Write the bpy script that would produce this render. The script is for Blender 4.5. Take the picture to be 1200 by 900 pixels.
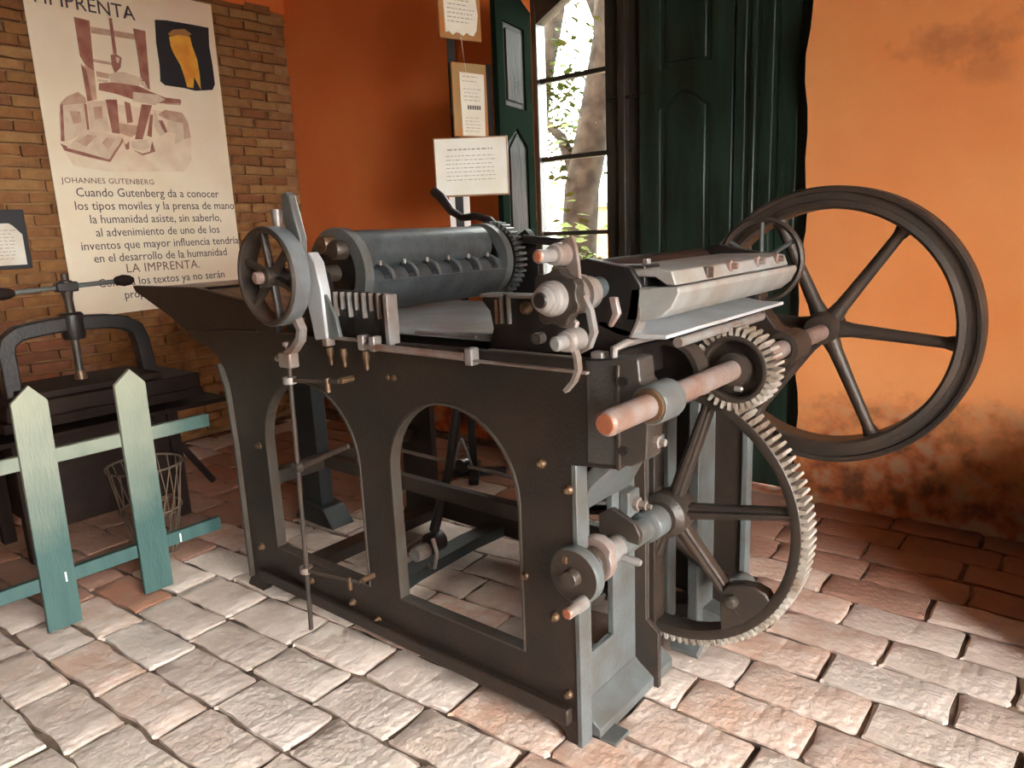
import bpy, bmesh, math, random
from math import sin, cos, pi, radians as R
from mathutils import Vector, Matrix
for o in list(bpy.data.objects): bpy.data.objects.remove(o)
S = bpy.context.scene
COL = S.collection
rnd = random.Random(7)

# ------------------------------------------------------------ camera
yaw, pitch, roll, fpx = 0.69236, 0.20880, -0.04209, 852.3
fw = Vector((-sin(yaw)*cos(pitch), cos(yaw)*cos(pitch), -sin(pitch)))
rt = Vector((cos(yaw), sin(yaw), 0)); up = rt.cross(fw)
r2 = rt*cos(roll) + up*sin(roll); u2 = -rt*sin(roll) + up*cos(roll)
cd = bpy.data.cameras.new('camera'); cam = bpy.data.objects.new('camera', cd); COL.objects.link(cam)
cd.sensor_fit = 'HORIZONTAL'; cd.sensor_width = 36; cd.lens = 36*fpx/1200
cd.clip_start = 0.02; cd.clip_end = 200
M3 = Matrix((r2, u2, -fw)).transposed()
cam.matrix_world = Matrix.Translation((0, 0, 1.5)) @ M3.to_4x4()
S.camera = cam

# ------------------------------------------------------------ world, sun, exposure
w = bpy.data.worlds.new('sky'); S.world = w; w.use_nodes = True
nt = w.node_tree; nt.nodes.clear()
wo = nt.nodes.new('ShaderNodeOutputWorld'); bg = nt.nodes.new('ShaderNodeBackground')
bg.inputs[0].default_value = (0.96, 0.96, 0.93, 1); bg.inputs[1].default_value = 11.0
nt.links.new(bg.outputs[0], wo.inputs[0])
sd = bpy.data.lights.new('sun', 'SUN'); sd.energy = 4.0; sd.angle = R(1.0); sd.color = (1.0, 0.93, 0.8)
so = bpy.data.objects.new('sun', sd); COL.objects.link(so)
so.rotation_euler = Vector((0.35, 0.45, -0.85)).to_track_quat('-Z', 'Y').to_euler()
S.view_settings.view_transform = 'Standard'; S.view_settings.look = 'None'
S.view_settings.gamma = 1; S.view_settings.use_curve_mapping = False
S.view_settings.exposure = 1.95

# ------------------------------------------------------------ materials
def mat(name, base, rough=0.6, metal=0.0, var=None, scale=8.0, bump=0.0, bscale=60.0, rand=None, spec=0.5,
        lo=0.35, hi=0.65, stretch=(1, 1, 1), coat=0.0):
    m = bpy.data.materials.new(name); m.use_nodes = True
    n = m.node_tree.nodes; l = m.node_tree.links
    b = n['Principled BSDF']
    b.inputs['Roughness'].default_value = rough; b.inputs['Metallic'].default_value = metal
    b.inputs['Specular IOR Level'].default_value = spec
    b.inputs['Coat Weight'].default_value = coat
    tc = n.new('ShaderNodeTexCoord'); mp = n.new('ShaderNodeMapping'); mp.inputs['Scale'].default_value = stretch
    l.new(tc.outputs['Object'], mp.inputs[0])
    col = None
    if rand:
        oi = n.new('ShaderNodeObjectInfo'); cr = n.new('ShaderNodeValToRGB')
        cr.color_ramp.elements[0].color = (*rand[0], 1); cr.color_ramp.elements[1].color = (*rand[-1], 1)
        for i, c in enumerate(rand[1:-1]):
            e = cr.color_ramp.elements.new((i+1)/(len(rand)-1)); e.color = (*c, 1)
        l.new(oi.outputs['Random'], cr.inputs[0]); col = cr.outputs[0]
    if var:
        ns = n.new('ShaderNodeTexNoise'); ns.inputs['Scale'].default_value = scale; ns.inputs['Detail'].default_value = 6
        l.new(mp.outputs[0], ns.inputs['Vector'])
        rr = n.new('ShaderNodeMapRange'); rr.inputs[1].default_value = lo; rr.inputs[2].default_value = hi
        l.new(ns.outputs[0], rr.inputs[0])
        mx = n.new('ShaderNodeMix'); mx.data_type = 'RGBA'
        l.new(rr.outputs[0], mx.inputs[0])
        if col: l.new(col, mx.inputs[6])
        else: mx.inputs[6].default_value = (*base, 1)
        mx.inputs[7].default_value = (*var, 1); col = mx.outputs[2]
        if rand:
            f = n.new('ShaderNodeMath'); f.operation = 'MULTIPLY'; f.inputs[1].default_value = 0.6
            l.new(rr.outputs[0], f.inputs[0]); l.new(f.outputs[0], mx.inputs[0])
    if col: l.new(col, b.inputs['Base Color'])
    else: b.inputs['Base Color'].default_value = (*base, 1)
    if bump:
        bn = n.new('ShaderNodeTexNoise'); bn.inputs['Scale'].default_value = bscale; bn.inputs['Detail'].default_value = 5
        l.new(mp.outputs[0], bn.inputs['Vector'])
        bp = n.new('ShaderNodeBump'); bp.inputs['Strength'].default_value = bump; bp.inputs['Distance'].default_value = 0.01
        l.new(bn.outputs[0], bp.inputs['Height']); l.new(bp.outputs[0], b.inputs['Normal'])
    return m

IRON = mat('cast_iron', (0.015, 0.0095, 0.007), 0.5, 0.1, (0.027, 0.016, 0.010), 6, 0.25, 90)
IRONG = mat('grey_iron', (0.11, 0.12, 0.12), 0.42, 0.1, (0.08, 0.075, 0.065), 9, 0.2, 80)  # paler than cast_iron: light on the flange faces is put into its grey
BANDM = mat('bright_band', (0.17, 0.19, 0.20), 0.38, 0.15, (0.12, 0.12, 0.12), 9, 0.15, 80)
TEALI = mat('dark_teal_iron', (0.022, 0.030, 0.031), 0.5, 0.1, (0.03, 0.03, 0.028), 9, 0.2, 80)
IRONB = mat('brown_grey_iron', (0.05, 0.046, 0.042), 0.38, 0.1, (0.04, 0.028, 0.02), 9, 0.2, 80)
LIPM = mat('pale_edge_iron', (0.055, 0.047, 0.038), 0.42, 0.15, (0.05, 0.036, 0.026), 9, 0.15, 80)  # brown-grey, paler than cast_iron, for lips, rear flange and crank bolt
STEEL = mat('worn_steel', (0.26, 0.25, 0.24), 0.38, 0.3, (0.19, 0.13, 0.10), 10, 0.15, 60)
ROLL = mat('cylinder_steel', (0.065, 0.078, 0.082), 0.42, 0.2, (0.045, 0.048, 0.048), 14, 0.15, 70)
PLATE = mat('bed_steel', (0.42, 0.44, 0.45), 0.4, 0.15, (0.34, 0.33, 0.32), 7, 0.1, 60)
COPPER = mat('rusty_shaft', (0.27, 0.22, 0.20), 0.42, 0.3, (0.22, 0.12, 0.085), 14, 0.2, 80)
RUSTEND = mat('rust_end', (0.30, 0.09, 0.04), 0.6, 0.3, (0.3, 0.1, 0.05), 40, 0.3, 90)
WHEEL = mat('brown_iron', (0.034, 0.027, 0.022), 0.45, 0.25, (0.055, 0.037, 0.026), 7, 0.25, 90)
TOOTH = mat('tooth_iron', (0.42, 0.38, 0.33), 0.45, 0.1, (0.20, 0.15, 0.11), 9, 0.2, 90)
TIN = mat('fountain_metal', (0.29, 0.29, 0.275), 0.42, 0.15, (0.22, 0.19, 0.16), 9, 0.12, 60)
DARK = mat('black_iron', (0.008, 0.007, 0.007), 0.42, 0.15, (0.018, 0.012, 0.010), 8, 0.2, 90)
BRASS = mat('brass', (0.15, 0.085, 0.045), 0.4, 0.45, (0.08, 0.045, 0.025), 30)
GREEN = mat('green_gloss_paint', (0.007, 0.014, 0.008), 0.30, 0, (0.02, 0.042, 0.03), 5, 0.35, 26, stretch=(2.2, 2.2, 0.4))
FRAMEW = mat('dark_window_wood', (0.022, 0.019, 0.014), 0.45, 0, (0.035, 0.026, 0.018), 7, 0.2, 50)
PAPER = mat('paper', (0.78, 0.74, 0.64), 0.8, 0, (0.68, 0.6, 0.47), 5)
PAPERW = mat('white_paper', (0.84, 0.81, 0.72), 0.75, 0, (0.78, 0.73, 0.60), 7)
GREEND = mat('dark_green_stile', (0.006, 0.010, 0.007), 0.6, spec=0.0)
GREENM = mat('matt_green_paint', (0.007, 0.012, 0.008), 0.62, 0, (0.03, 0.022, 0.02), 4, 0.3, 26, spec=0.02, stretch=(2, 2, 0.4))
BANNERM = mat('banner_vinyl', (0.90, 0.79, 0.60), 0.42, 0, (0.86, 0.73, 0.53), 3)
SEPG = mat('sepia_ground', (0.86, 0.72, 0.53), 0.6, 0, (0.78, 0.60, 0.42), 9)
INK = mat('ink', (0.07, 0.05, 0.045), 0.7)
INKF = mat('faded_ink', (0.40, 0.36, 0.29), 0.8)
INKR = mat('brown_ink', (0.2, 0.09, 0.05), 0.7)
SEPD = mat('sepia_dark', (0.30, 0.10, 0.065), 0.6, 0, (0.42, 0.18, 0.12), 14)
SEPM = mat('sepia_mid', (0.52, 0.30, 0.19), 0.6, 0, (0.62, 0.42, 0.29), 14)
SEPL = mat('sepia_light', (0.74, 0.60, 0.44), 0.6, 0, (0.66, 0.50, 0.35), 14)
BLK = mat('black_print', (0.015, 0.016, 0.02), 0.6)
YEL = mat('yellow_print', (0.85, 0.45, 0.05), 0.6, 0, (0.75, 0.28, 0.03), 9)
CARD = mat('old_board', (0.33, 0.22, 0.09), 0.75, 0, (0.45, 0.17, 0.04), 6)
WOODF = mat('sign_frame_wood', (0.32, 0.18, 0.09), 0.5)
BOARD = mat('feed_board_wood', (0.30, 0.15, 0.075), 0.4, 0, (0.10, 0.05, 0.03), 5, stretch=(1, 6, 1))
DKW = mat('dark_wood', (0.010, 0.005, 0.004), 0.7, 0, (0.018, 0.009, 0.006), 5, 0.2, 40, spec=0.15)
TRUNK = mat('bark', (0.022, 0.019, 0.015), 0.9, 0, (0.009, 0.0072, 0.006), 6, 0.6, 20, spec=0.02)
LEAF = mat('leaves', (0.014, 0.028, 0.006), 0.6, 0, (0.04, 0.05, 0.012), 3, spec=0.03)
EARTH = mat('sunny_earth', (0.14, 0.11, 0.08), 0.9, 0, (0.09, 0.07, 0.05), 1.2, spec=0.05)
CEIL = mat('ceiling_wood', (0.10, 0.05, 0.03), 0.8, 0, (0.06, 0.03, 0.02), 3)
MORTAR = mat('mortar_dust', (0.06, 0.035, 0.024), 0.95, 0, (0.24, 0.17, 0.12), 9, 0.6, 40)
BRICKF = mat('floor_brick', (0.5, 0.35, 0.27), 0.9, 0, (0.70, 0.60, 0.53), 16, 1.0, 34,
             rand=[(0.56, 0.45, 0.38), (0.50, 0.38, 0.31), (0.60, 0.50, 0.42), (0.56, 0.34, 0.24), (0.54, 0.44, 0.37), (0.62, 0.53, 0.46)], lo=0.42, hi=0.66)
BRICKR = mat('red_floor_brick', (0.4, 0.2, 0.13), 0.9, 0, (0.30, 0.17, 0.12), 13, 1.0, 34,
             rand=[(0.36, 0.19, 0.13), (0.30, 0.15, 0.10), (0.42, 0.24, 0.17), (0.38, 0.16, 0.09), (0.34, 0.20, 0.15)])  # less dusty red brick, with shade of the unlit back floor in its colour
BRICKL = mat('damp_red_brick', (0.25, 0.1, 0.05), 0.92, 0, (0.10, 0.035, 0.018), 7, 1.2, 22,
             rand=[(0.26, 0.085, 0.035), (0.20, 0.065, 0.03), (0.34, 0.15, 0.08), (0.24, 0.075, 0.03), (0.30, 0.17, 0.11)])
BRICKW = mat('wall_brick', (0.3, 0.15, 0.06), 0.9, 0, (0.13, 0.045, 0.018), 9, 1.0, 30,
             rand=[(0.28, 0.12, 0.035), (0.33, 0.15, 0.045), (0.23, 0.085, 0.028), (0.40, 0.22, 0.08), (0.28, 0.12, 0.035)])
MORTW = mat('wall_mortar', (0.24, 0.115, 0.045), 0.95, 0, (0.36, 0.20, 0.09), 7, 0.6, 30)
BASKM = mat('wire_basket', (0.11, 0.075, 0.05), 0.7, 0.2)
STUDP = mat('pale_strip', (0.75, 0.72, 0.66), 0.6)

def wall_mat():
    m = mat('orange_limewash', (0.80, 0.275, 0.085), 0.88, 0, (0.84, 0.34, 0.12), 1.6, 0.35, 14)
    n = m.node_tree.nodes; l = m.node_tree.links; b = n['Principled BSDF']
    src = b.inputs['Base Color'].links[0].from_socket
    g = n.new('ShaderNodeNewGeometry'); sp = n.new('ShaderNodeSeparateXYZ'); l.new(g.outputs['Position'], sp.inputs[0])
    ns = n.new('ShaderNodeTexNoise'); ns.inputs['Scale'].default_value = 3.2; ns.inputs['Detail'].default_value = 8; ns.inputs['Roughness'].default_value = 0.65
    l.new(g.outputs['Position'], ns.inputs['Vector'])
    # damp eroded skirting: height + noise
    a = n.new('ShaderNodeMath'); a.operation = 'MULTIPLY_ADD'; a.inputs[1].default_value = 1.5; a.inputs[2].default_value = -0.75
    l.new(ns.outputs[0], a.inputs[0])
    s = n.new('ShaderNodeMath'); s.operation = 'ADD'; l.new(sp.outputs['Z'], s.inputs[0]); l.new(a.outputs[0], s.inputs[1])
    mr = n.new('ShaderNodeMapRange'); mr.inputs[1].default_value = 0.62; mr.inputs[2].default_value = 0.28; l.new(s.outputs[0], mr.inputs[0])
    n2 = n.new('ShaderNodeTexNoise'); n2.inputs['Scale'].default_value = 11; n2.inputs['Detail'].default_value = 6; l.new(g.outputs['Position'], n2.inputs['Vector'])
    cr = n.new('ShaderNodeValToRGB'); cr.color_ramp.elements[0].position = 0.38; cr.color_ramp.elements[0].color = (0.22, 0.085, 0.04, 1)
    cr.color_ramp.elements[1].position = 0.62; cr.color_ramp.elements[1].color = (0.5, 0.28, 0.16, 1)
    e = cr.color_ramp.elements.new(0.5); e.color = (0.52, 0.15, 0.05, 1)
    l.new(n2.outputs[0], cr.inputs[0])
    mx = n.new('ShaderNodeMix'); mx.data_type = 'RGBA'; l.new(mr.outputs[0], mx.inputs[0]); l.new(src, mx.inputs[6]); l.new(cr.outputs[0], mx.inputs[7])
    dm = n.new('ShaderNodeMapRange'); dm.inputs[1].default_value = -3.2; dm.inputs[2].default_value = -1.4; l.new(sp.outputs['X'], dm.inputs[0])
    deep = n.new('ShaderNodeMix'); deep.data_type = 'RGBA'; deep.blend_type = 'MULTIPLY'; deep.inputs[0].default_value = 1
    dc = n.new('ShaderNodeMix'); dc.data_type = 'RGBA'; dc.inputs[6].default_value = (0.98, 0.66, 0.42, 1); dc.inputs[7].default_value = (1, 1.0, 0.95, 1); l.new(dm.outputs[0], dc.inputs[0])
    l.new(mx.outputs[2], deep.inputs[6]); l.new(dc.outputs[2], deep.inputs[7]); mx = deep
    # sooty scuffs
    def blot(cx, cz, rx, rz, prev, col, amt):
        v = n.new('ShaderNodeVectorMath'); v.operation = 'SUBTRACT'; l.new(g.outputs['Position'], v.inputs[0]); v.inputs[1].default_value = (cx, 3.87, cz)
        v2 = n.new('ShaderNodeVectorMath'); v2.operation = 'DIVIDE'; l.new(v.outputs[0], v2.inputs[0]); v2.inputs[1].default_value = (rx, 1, rz)
        le = n.new('ShaderNodeVectorMath'); le.operation = 'LENGTH'; l.new(v2.outputs[0], le.inputs[0])
        k = n.new('ShaderNodeMath'); k.operation = 'MULTIPLY_ADD'; k.inputs[1].default_value = 2.2; k.inputs[2].default_value = -1.1; l.new(n2.outputs[0], k.inputs[0])
        t = n.new('ShaderNodeMath'); t.operation = 'ADD'; l.new(le.outputs[1], t.inputs[0]); l.new(k.outputs[0], t.inputs[1])
        q = n.new('ShaderNodeMapRange'); q.inputs[1].default_value = 1.0; q.inputs[2].default_value = 0.1; q.inputs[4].default_value = amt; l.new(t.outputs[0], q.inputs[0])
        z = n.new('ShaderNodeMix'); z.data_type = 'RGBA'; l.new(q.outputs[0], z.inputs[0]); l.new(prev, z.inputs[6]); z.inputs[7].default_value = (*col, 1)
        return z.outputs[2]
    c = blot(-0.60, 2.23, 0.28, 0.10, mx.outputs[2], (0.3, 0.10, 0.04), 0.5)
    c = blot(-0.50, 2.10, 0.12, 0.12, c, (0.3, 0.10, 0.04), 0.3)
    l.new(c, b.inputs['Base Color'])
    return m
ORANGE = wall_mat()

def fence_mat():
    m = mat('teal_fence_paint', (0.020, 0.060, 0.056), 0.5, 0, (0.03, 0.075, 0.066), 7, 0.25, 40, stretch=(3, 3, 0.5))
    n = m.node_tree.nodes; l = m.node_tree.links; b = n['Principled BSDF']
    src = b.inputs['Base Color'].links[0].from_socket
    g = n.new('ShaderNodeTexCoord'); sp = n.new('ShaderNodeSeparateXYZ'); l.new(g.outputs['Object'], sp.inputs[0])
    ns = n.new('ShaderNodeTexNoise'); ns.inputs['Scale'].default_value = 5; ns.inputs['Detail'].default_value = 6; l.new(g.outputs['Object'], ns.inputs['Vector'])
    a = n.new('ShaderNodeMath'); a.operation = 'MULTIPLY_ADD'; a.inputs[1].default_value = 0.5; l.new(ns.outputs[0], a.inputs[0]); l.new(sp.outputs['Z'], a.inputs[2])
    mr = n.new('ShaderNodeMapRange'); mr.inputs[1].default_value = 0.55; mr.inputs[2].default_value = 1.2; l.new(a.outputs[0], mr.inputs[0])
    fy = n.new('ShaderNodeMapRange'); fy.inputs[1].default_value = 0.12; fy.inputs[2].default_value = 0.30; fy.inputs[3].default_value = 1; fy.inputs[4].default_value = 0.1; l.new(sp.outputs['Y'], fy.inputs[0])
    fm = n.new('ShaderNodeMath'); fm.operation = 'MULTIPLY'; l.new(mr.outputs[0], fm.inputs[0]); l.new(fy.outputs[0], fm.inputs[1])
    mx = n.new('ShaderNodeMix'); mx.data_type = 'RGBA'; l.new(fm.outputs[0], mx.inputs[0]); l.new(src, mx.inputs[6]); mx.inputs[7].default_value = (0.24, 0.25, 0.18, 1)  # pale mix paints light on the upper parts, fading out along the rails
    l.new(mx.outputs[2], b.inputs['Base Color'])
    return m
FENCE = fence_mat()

def glass_mat():
    m = bpy.data.materials.new('window_glass'); m.use_nodes = True
    n = m.node_tree.nodes; l = m.node_tree.links; n.clear()
    o = n.new('ShaderNodeOutputMaterial'); t = n.new('ShaderNodeBsdfTransparent'); g = n.new('ShaderNodeBsdfGlossy'); g.inputs['Roughness'].default_value = 0.03
    t.inputs[0].default_value = (0.95, 0.97, 0.95, 1)
    f = n.new('ShaderNodeFresnel'); f.inputs[0].default_value = 1.45; mx = n.new('ShaderNodeMixShader')
    l.new(f.outputs[0], mx.inputs[0]); l.new(t.outputs[0], mx.inputs[1]); l.new(g.outputs[0], mx.inputs[2]); l.new(mx.outputs[0], o.inputs[0])
    return m
GLASS = glass_mat()

# ------------------------------------------------------------ mesh helpers
ORG = {}
class MB:
    def __init__(s): s.v = []; s.f = []; s.tri = 0
    def add(s, vs, fs):
        k = len(s.v); s.v += [tuple(v) for v in vs]; s.f += [tuple(i+k for i in f) for f in fs]; return s
    def box(s, x0, x1, y0, y1, z0, z1):
        return s.add([(x, y, z) for z in (z0, z1) for (x, y) in ((x0, y0), (x1, y0), (x1, y1), (x0, y1))],
                     [(3, 2, 1, 0), (4, 5, 6, 7), (0, 1, 5, 4), (1, 2, 6, 5), (2, 3, 7, 6), (3, 0, 4, 7)])
    def loft(s, rings, closed=False, caps=True):
        n = len(rings[0]); vs = [p for r in rings for p in r]; fs = []
        m = len(rings)
        for i in range(m if closed else m-1):
            j = (i+1) % m
            for k in range(n): fs.append((i*n+k, i*n+(k+1) % n, j*n+(k+1) % n, j*n+k))
        if caps and not closed: fs.append(tuple(range(n))[::-1]); fs.append(tuple((m-1)*n+k for k in range(n)))
        return s.add(vs, fs)
    def prism(s, poly, axis, a, b):   # poly in the two other axes, extruded along axis
        def P(p, t): return {'x': (t, p[0], p[1]), 'y': (p[0], t, p[1]), 'z': (p[0], p[1], t)}[axis]
        return s.loft([[P(p, a) for p in poly], [P(p, b) for p in poly]])
    def tube(s, pts, r, n=12, closed=False):
        pts = [Vector(p) for p in pts]; m = len(pts); rs = r if isinstance(r, (list, tuple)) else [r]*m
        rings = []; pn = None
        for i in range(m):
            if closed: t = pts[(i+1) % m]-pts[i-1]
            else: t = pts[min(i+1, m-1)]-pts[max(i-1, 0)]
            t.normalize()
            if pn is None: a = Vector((0, 0, 1)) if abs(t.z) < 0.9 else Vector((1, 0, 0)); nn = (a - t*a.dot(t)).normalized()
            else: nn = (pn - t*pn.dot(t)).normalized()
            pn = nn; bb = t.cross(nn)
            rings.append([pts[i]+(nn*cos(2*pi*k/n)+bb*sin(2*pi*k/n))*rs[i] for k in range(n)])
        return s.loft(rings, closed)
    def bar(s, p, q, w, h, upv=(0, 0, 1)):     # rectangular bar
        p = Vector(p); q = Vector(q); t = (q-p).normalized(); u = Vector(upv); u = (u-t*u.dot(t)).normalized(); b = t.cross(u)
        return s.loft([[c+b*w/2*i+u*h/2*j for (i, j) in ((-1, -1), (1, -1), (1, 1), (-1, 1))] for c in (p, q)])
    def strip(s, pts, w, h, upv):
        pts = [Vector(p) for p in pts]; rings = []
        for i, c in enumerate(pts):
            t = (pts[min(i+1, len(pts)-1)]-pts[max(i-1, 0)]).normalized(); u = Vector(upv); u = (u-t*u.dot(t)).normalized(); b = t.cross(u)
            rings.append([c+b*w/2*i_+u*h/2*j_ for (i_, j_) in ((-1, -1), (1, -1), (1, 1), (-1, 1))])
        return s.loft(rings)
    def lathe(s, prof, c, axis='y', n=32):     # prof: (radius, along); open ends capped
        rings = []
        for r, t in prof:
            ring = []
            for k in range(n):
                a = 2*pi*k/n; u, v = r*cos(a), r*sin(a)
                ring.append({'y': (c[0]+u, c[1]+t, c[2]+v), 'x': (c[0]+t, c[1]+u, c[2]+v), 'z': (c[0]+u, c[1]+v, c[2]+t)}[axis])
            rings.append(ring)
        return s.loft(rings)
    def torus(s, prof, c, axis='y', n=64):      # closed profile (radius, along) swept round
        rings = []
        for k in range(n):
            a = 2*pi*k/n
            ring = []
            for r, t in prof:
                u, v = r*cos(a), r*sin(a)
                ring.append({'y': (c[0]+u, c[1]+t, c[2]+v), 'x': (c[0]+t, c[1]+u, c[2]+v), 'z': (c[0]+u, c[1]+v, c[2]+t)}[axis])
            rings.append(ring)
        return s.loft(rings, closed=True)
    def teeth(s, c, r0, r1, y0, y1, n, w0=0.62, w1=0.34, slant=0.0):
        for k in range(n):
            a = 2*pi*k/n; d = 2*pi/n/2
            rings = []
            for (rr, ww) in ((r0, w0), (r0*0.35+r1*0.65, w0*0.8), (r1, w1)):
                rg = []
                for (sgn, yy) in ((-1, y0), (1, y0), (1, y1), (-1, y1)):
                    aa = a+sgn*d*ww+(slant if yy == y1 else 0)
                    rg.append((c[0]+rr*cos(aa), yy, c[2]+rr*sin(aa)))
                rings.append(rg)
            s.loft(rings)
        return s
    def mesh(s, name, m, org=(0, 0, 0), smooth=35, recalc=True):
        me = bpy.data.meshes.new(name)
        me.from_pydata([(v[0]-org[0], v[1]-org[1], v[2]-org[2]) for v in s.v], [], s.f)
        if recalc:
            bm = bmesh.new(); bm.from_mesh(me); bmesh.ops.recalc_face_normals(bm, faces=bm.faces); bm.to_mesh(me); bm.free()
        me.materials.append(m)
        if smooth:
            me.shade_smooth(); me.set_sharp_from_angle(angle=R(smooth))
        return me
    def build(s, name, m, parent=None, bevel=0, smooth=35, loc=None):
        org = ORG.get(parent.name, (0, 0, 0)) if parent else (loc or (0, 0, 0))
        o = bpy.data.objects.new(name, s.mesh(name, m, org, smooth)); COL.objects.link(o)
        if parent: o.parent = parent; ORG[o.name] = org
        else: o.location = org; ORG[o.name] = org
        if bevel:
            b = o.modifiers.new('bevel', 'BEVEL'); b.width = bevel; b.segments = 2; b.limit_method = 'ANGLE'; b.angle_limit = R(40)
        return o
def holed(name, m, parent, outer, holes, y0, y1, bevel=0, plane='xz', loc=None):
    cu = bpy.data.curves.new('tmp', 'CURVE'); cu.dimensions = '2D'; cu.fill_mode = 'BOTH'; cu.extrude = abs(y1-y0)/2
    for poly in [outer]+holes:
        sp = cu.splines.new('POLY'); sp.points.add(len(poly)-1); sp.use_cyclic_u = True
        for i, p in enumerate(poly): sp.points[i].co = (p[0], p[1], 0, 1)
    t = bpy.data.objects.new('tmp', cu); COL.objects.link(t)
    dg = bpy.context.evaluated_depsgraph_get(); dg.update()
    me = bpy.data.meshes.new_from_object(t.evaluated_get(dg)); bpy.data.objects.remove(t); bpy.data.curves.remove(cu)
    mb = MB(); mid = (y0+y1)/2
    if plane == 'xz': mb.v = [(v.co.x, mid+v.co.z, v.co.y) for v in me.vertices]
    elif plane == 'yz': mb.v = [(mid+v.co.z, v.co.x, v.co.y) for v in me.vertices]
    mb.f = [tuple(p.vertices) for p in me.polygons]
    bpy.data.meshes.remove(me)
    o = mb.build(name, m, parent, 0, 0, loc)
    bm = bmesh.new(); bm.from_mesh(o.data); bmesh.ops.remove_doubles(bm, verts=bm.verts, dist=1e-5)
    bmesh.ops.dissolve_limit(bm, angle_limit=R(1), verts=bm.verts, edges=bm.edges) if bevel else None
    bmesh.ops.recalc_face_normals(bm, faces=bm.faces); bm.to_mesh(o.data); bm.free()
    o.data.shade_smooth(); o.data.set_sharp_from_angle(angle=R(30))
    if bevel:
        b = o.modifiers.new('bevel', 'BEVEL'); b.width = bevel; b.segments = 2; b.limit_method = 'ANGLE'; b.angle_limit = R(50)
    return o
def text(body, size, name, m, parent, place, align='LEFT', bold=False, ext=0.0006, sx=1.0):
    # place: function (u, v, w) -> world
    cu = bpy.data.curves.new('tmp', 'FONT'); cu.body = body; cu.size = size; cu.align_x = align; cu.extrude = ext; cu.resolution_u = 2
    if bold: cu.offset = 0.0; cu.space_character = 1.06
    t = bpy.data.objects.new('tmp', cu); COL.objects.link(t)
    dg = bpy.context.evaluated_depsgraph_get(); dg.update()
    me = bpy.data.meshes.new_from_object(t.evaluated_get(dg)); bpy.data.objects.remove(t); bpy.data.curves.remove(cu)
    mb = MB(); mb.v = [tuple(place(v.co.x*sx, v.co.y, v.co.z)) for v in me.vertices]; mb.f = [tuple(p.vertices) for p in me.polygons]
    bpy.data.meshes.remove(me)
    o = mb.build(name, m, parent, 0, 0); o['kind'] = 'stuff'; return o
def thing(name, label, cat, loc, group=None, rot=(0, 0, 0)):
    o = bpy.data.objects.new(name, None); COL.objects.link(o); o.location = loc; o.rotation_euler = rot
    o.empty_display_size = 0.1
    o['label'] = label; o['category'] = cat
    if group: o['group'] = group
    ORG[o.name] = tuple(loc); return o
def struct(o): o['kind'] = 'structure'; return o
def circ(cx, cz, r, a0, a1, n): return [(cx+r*cos(R(a0+(a1-a0)*i/n)), cz+r*sin(R(a0+(a1-a0)*i/n))) for i in range(n+1)]

# ============================================================ ROOM
XL, YB = -5.46, 3.87
floor = struct(MB().box(XL-0.3, 2.7, -1.9, YB+0.5, -0.30, -0.013).build('floor', MORTAR))
# back wall with the door opening (wavy plaster edge on its right side)
rr = random.Random(3)
hole = [(-3.0, -0.01)]
hole += [(-1.245+0.012*sin(z*5)+0.01*sin(z*13+1), z) for z in [-0.01+0.12*i for i in range(25)]]
hole += [(-1.26-1.74*i/12, 2.95+0.22*sin(pi*i/12)) for i in range(1, 12)] + [(-3.0, 2.95)]
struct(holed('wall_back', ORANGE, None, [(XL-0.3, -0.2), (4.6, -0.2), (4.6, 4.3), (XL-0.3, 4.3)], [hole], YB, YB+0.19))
struct(MB().box(XL-0.3, XL-0.034, -1.9, YB, -0.05, 4.3).build('wall_left', MORTW))
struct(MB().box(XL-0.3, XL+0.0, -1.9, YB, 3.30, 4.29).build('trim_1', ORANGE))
struct(MB().box(XL-0.3, 4.6, -2.2, -1.9, -0.05, 4.3).build('wall_front', DKW))
struct(MB().box(XL-0.3, 4.9, -2.2, YB+0.45, 4.3, 4.45).build('ceiling', CEIL))
# right wall: wide garden opening from the front wall to y 2.2
struct(holed('wall_right', ORANGE, None, [(-1.9, -0.05), (YB, -0.05), (YB, 4.3), (-1.9, 4.3)],
      [[(-1.3, 0.0), (1.5, 0.0), (1.5, 2.6), (1.1, 2.95), (0.1, 3.1), (-0.9, 2.95), (-1.3, 2.6)]], 2.4, 2.7, plane='yz'))

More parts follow.
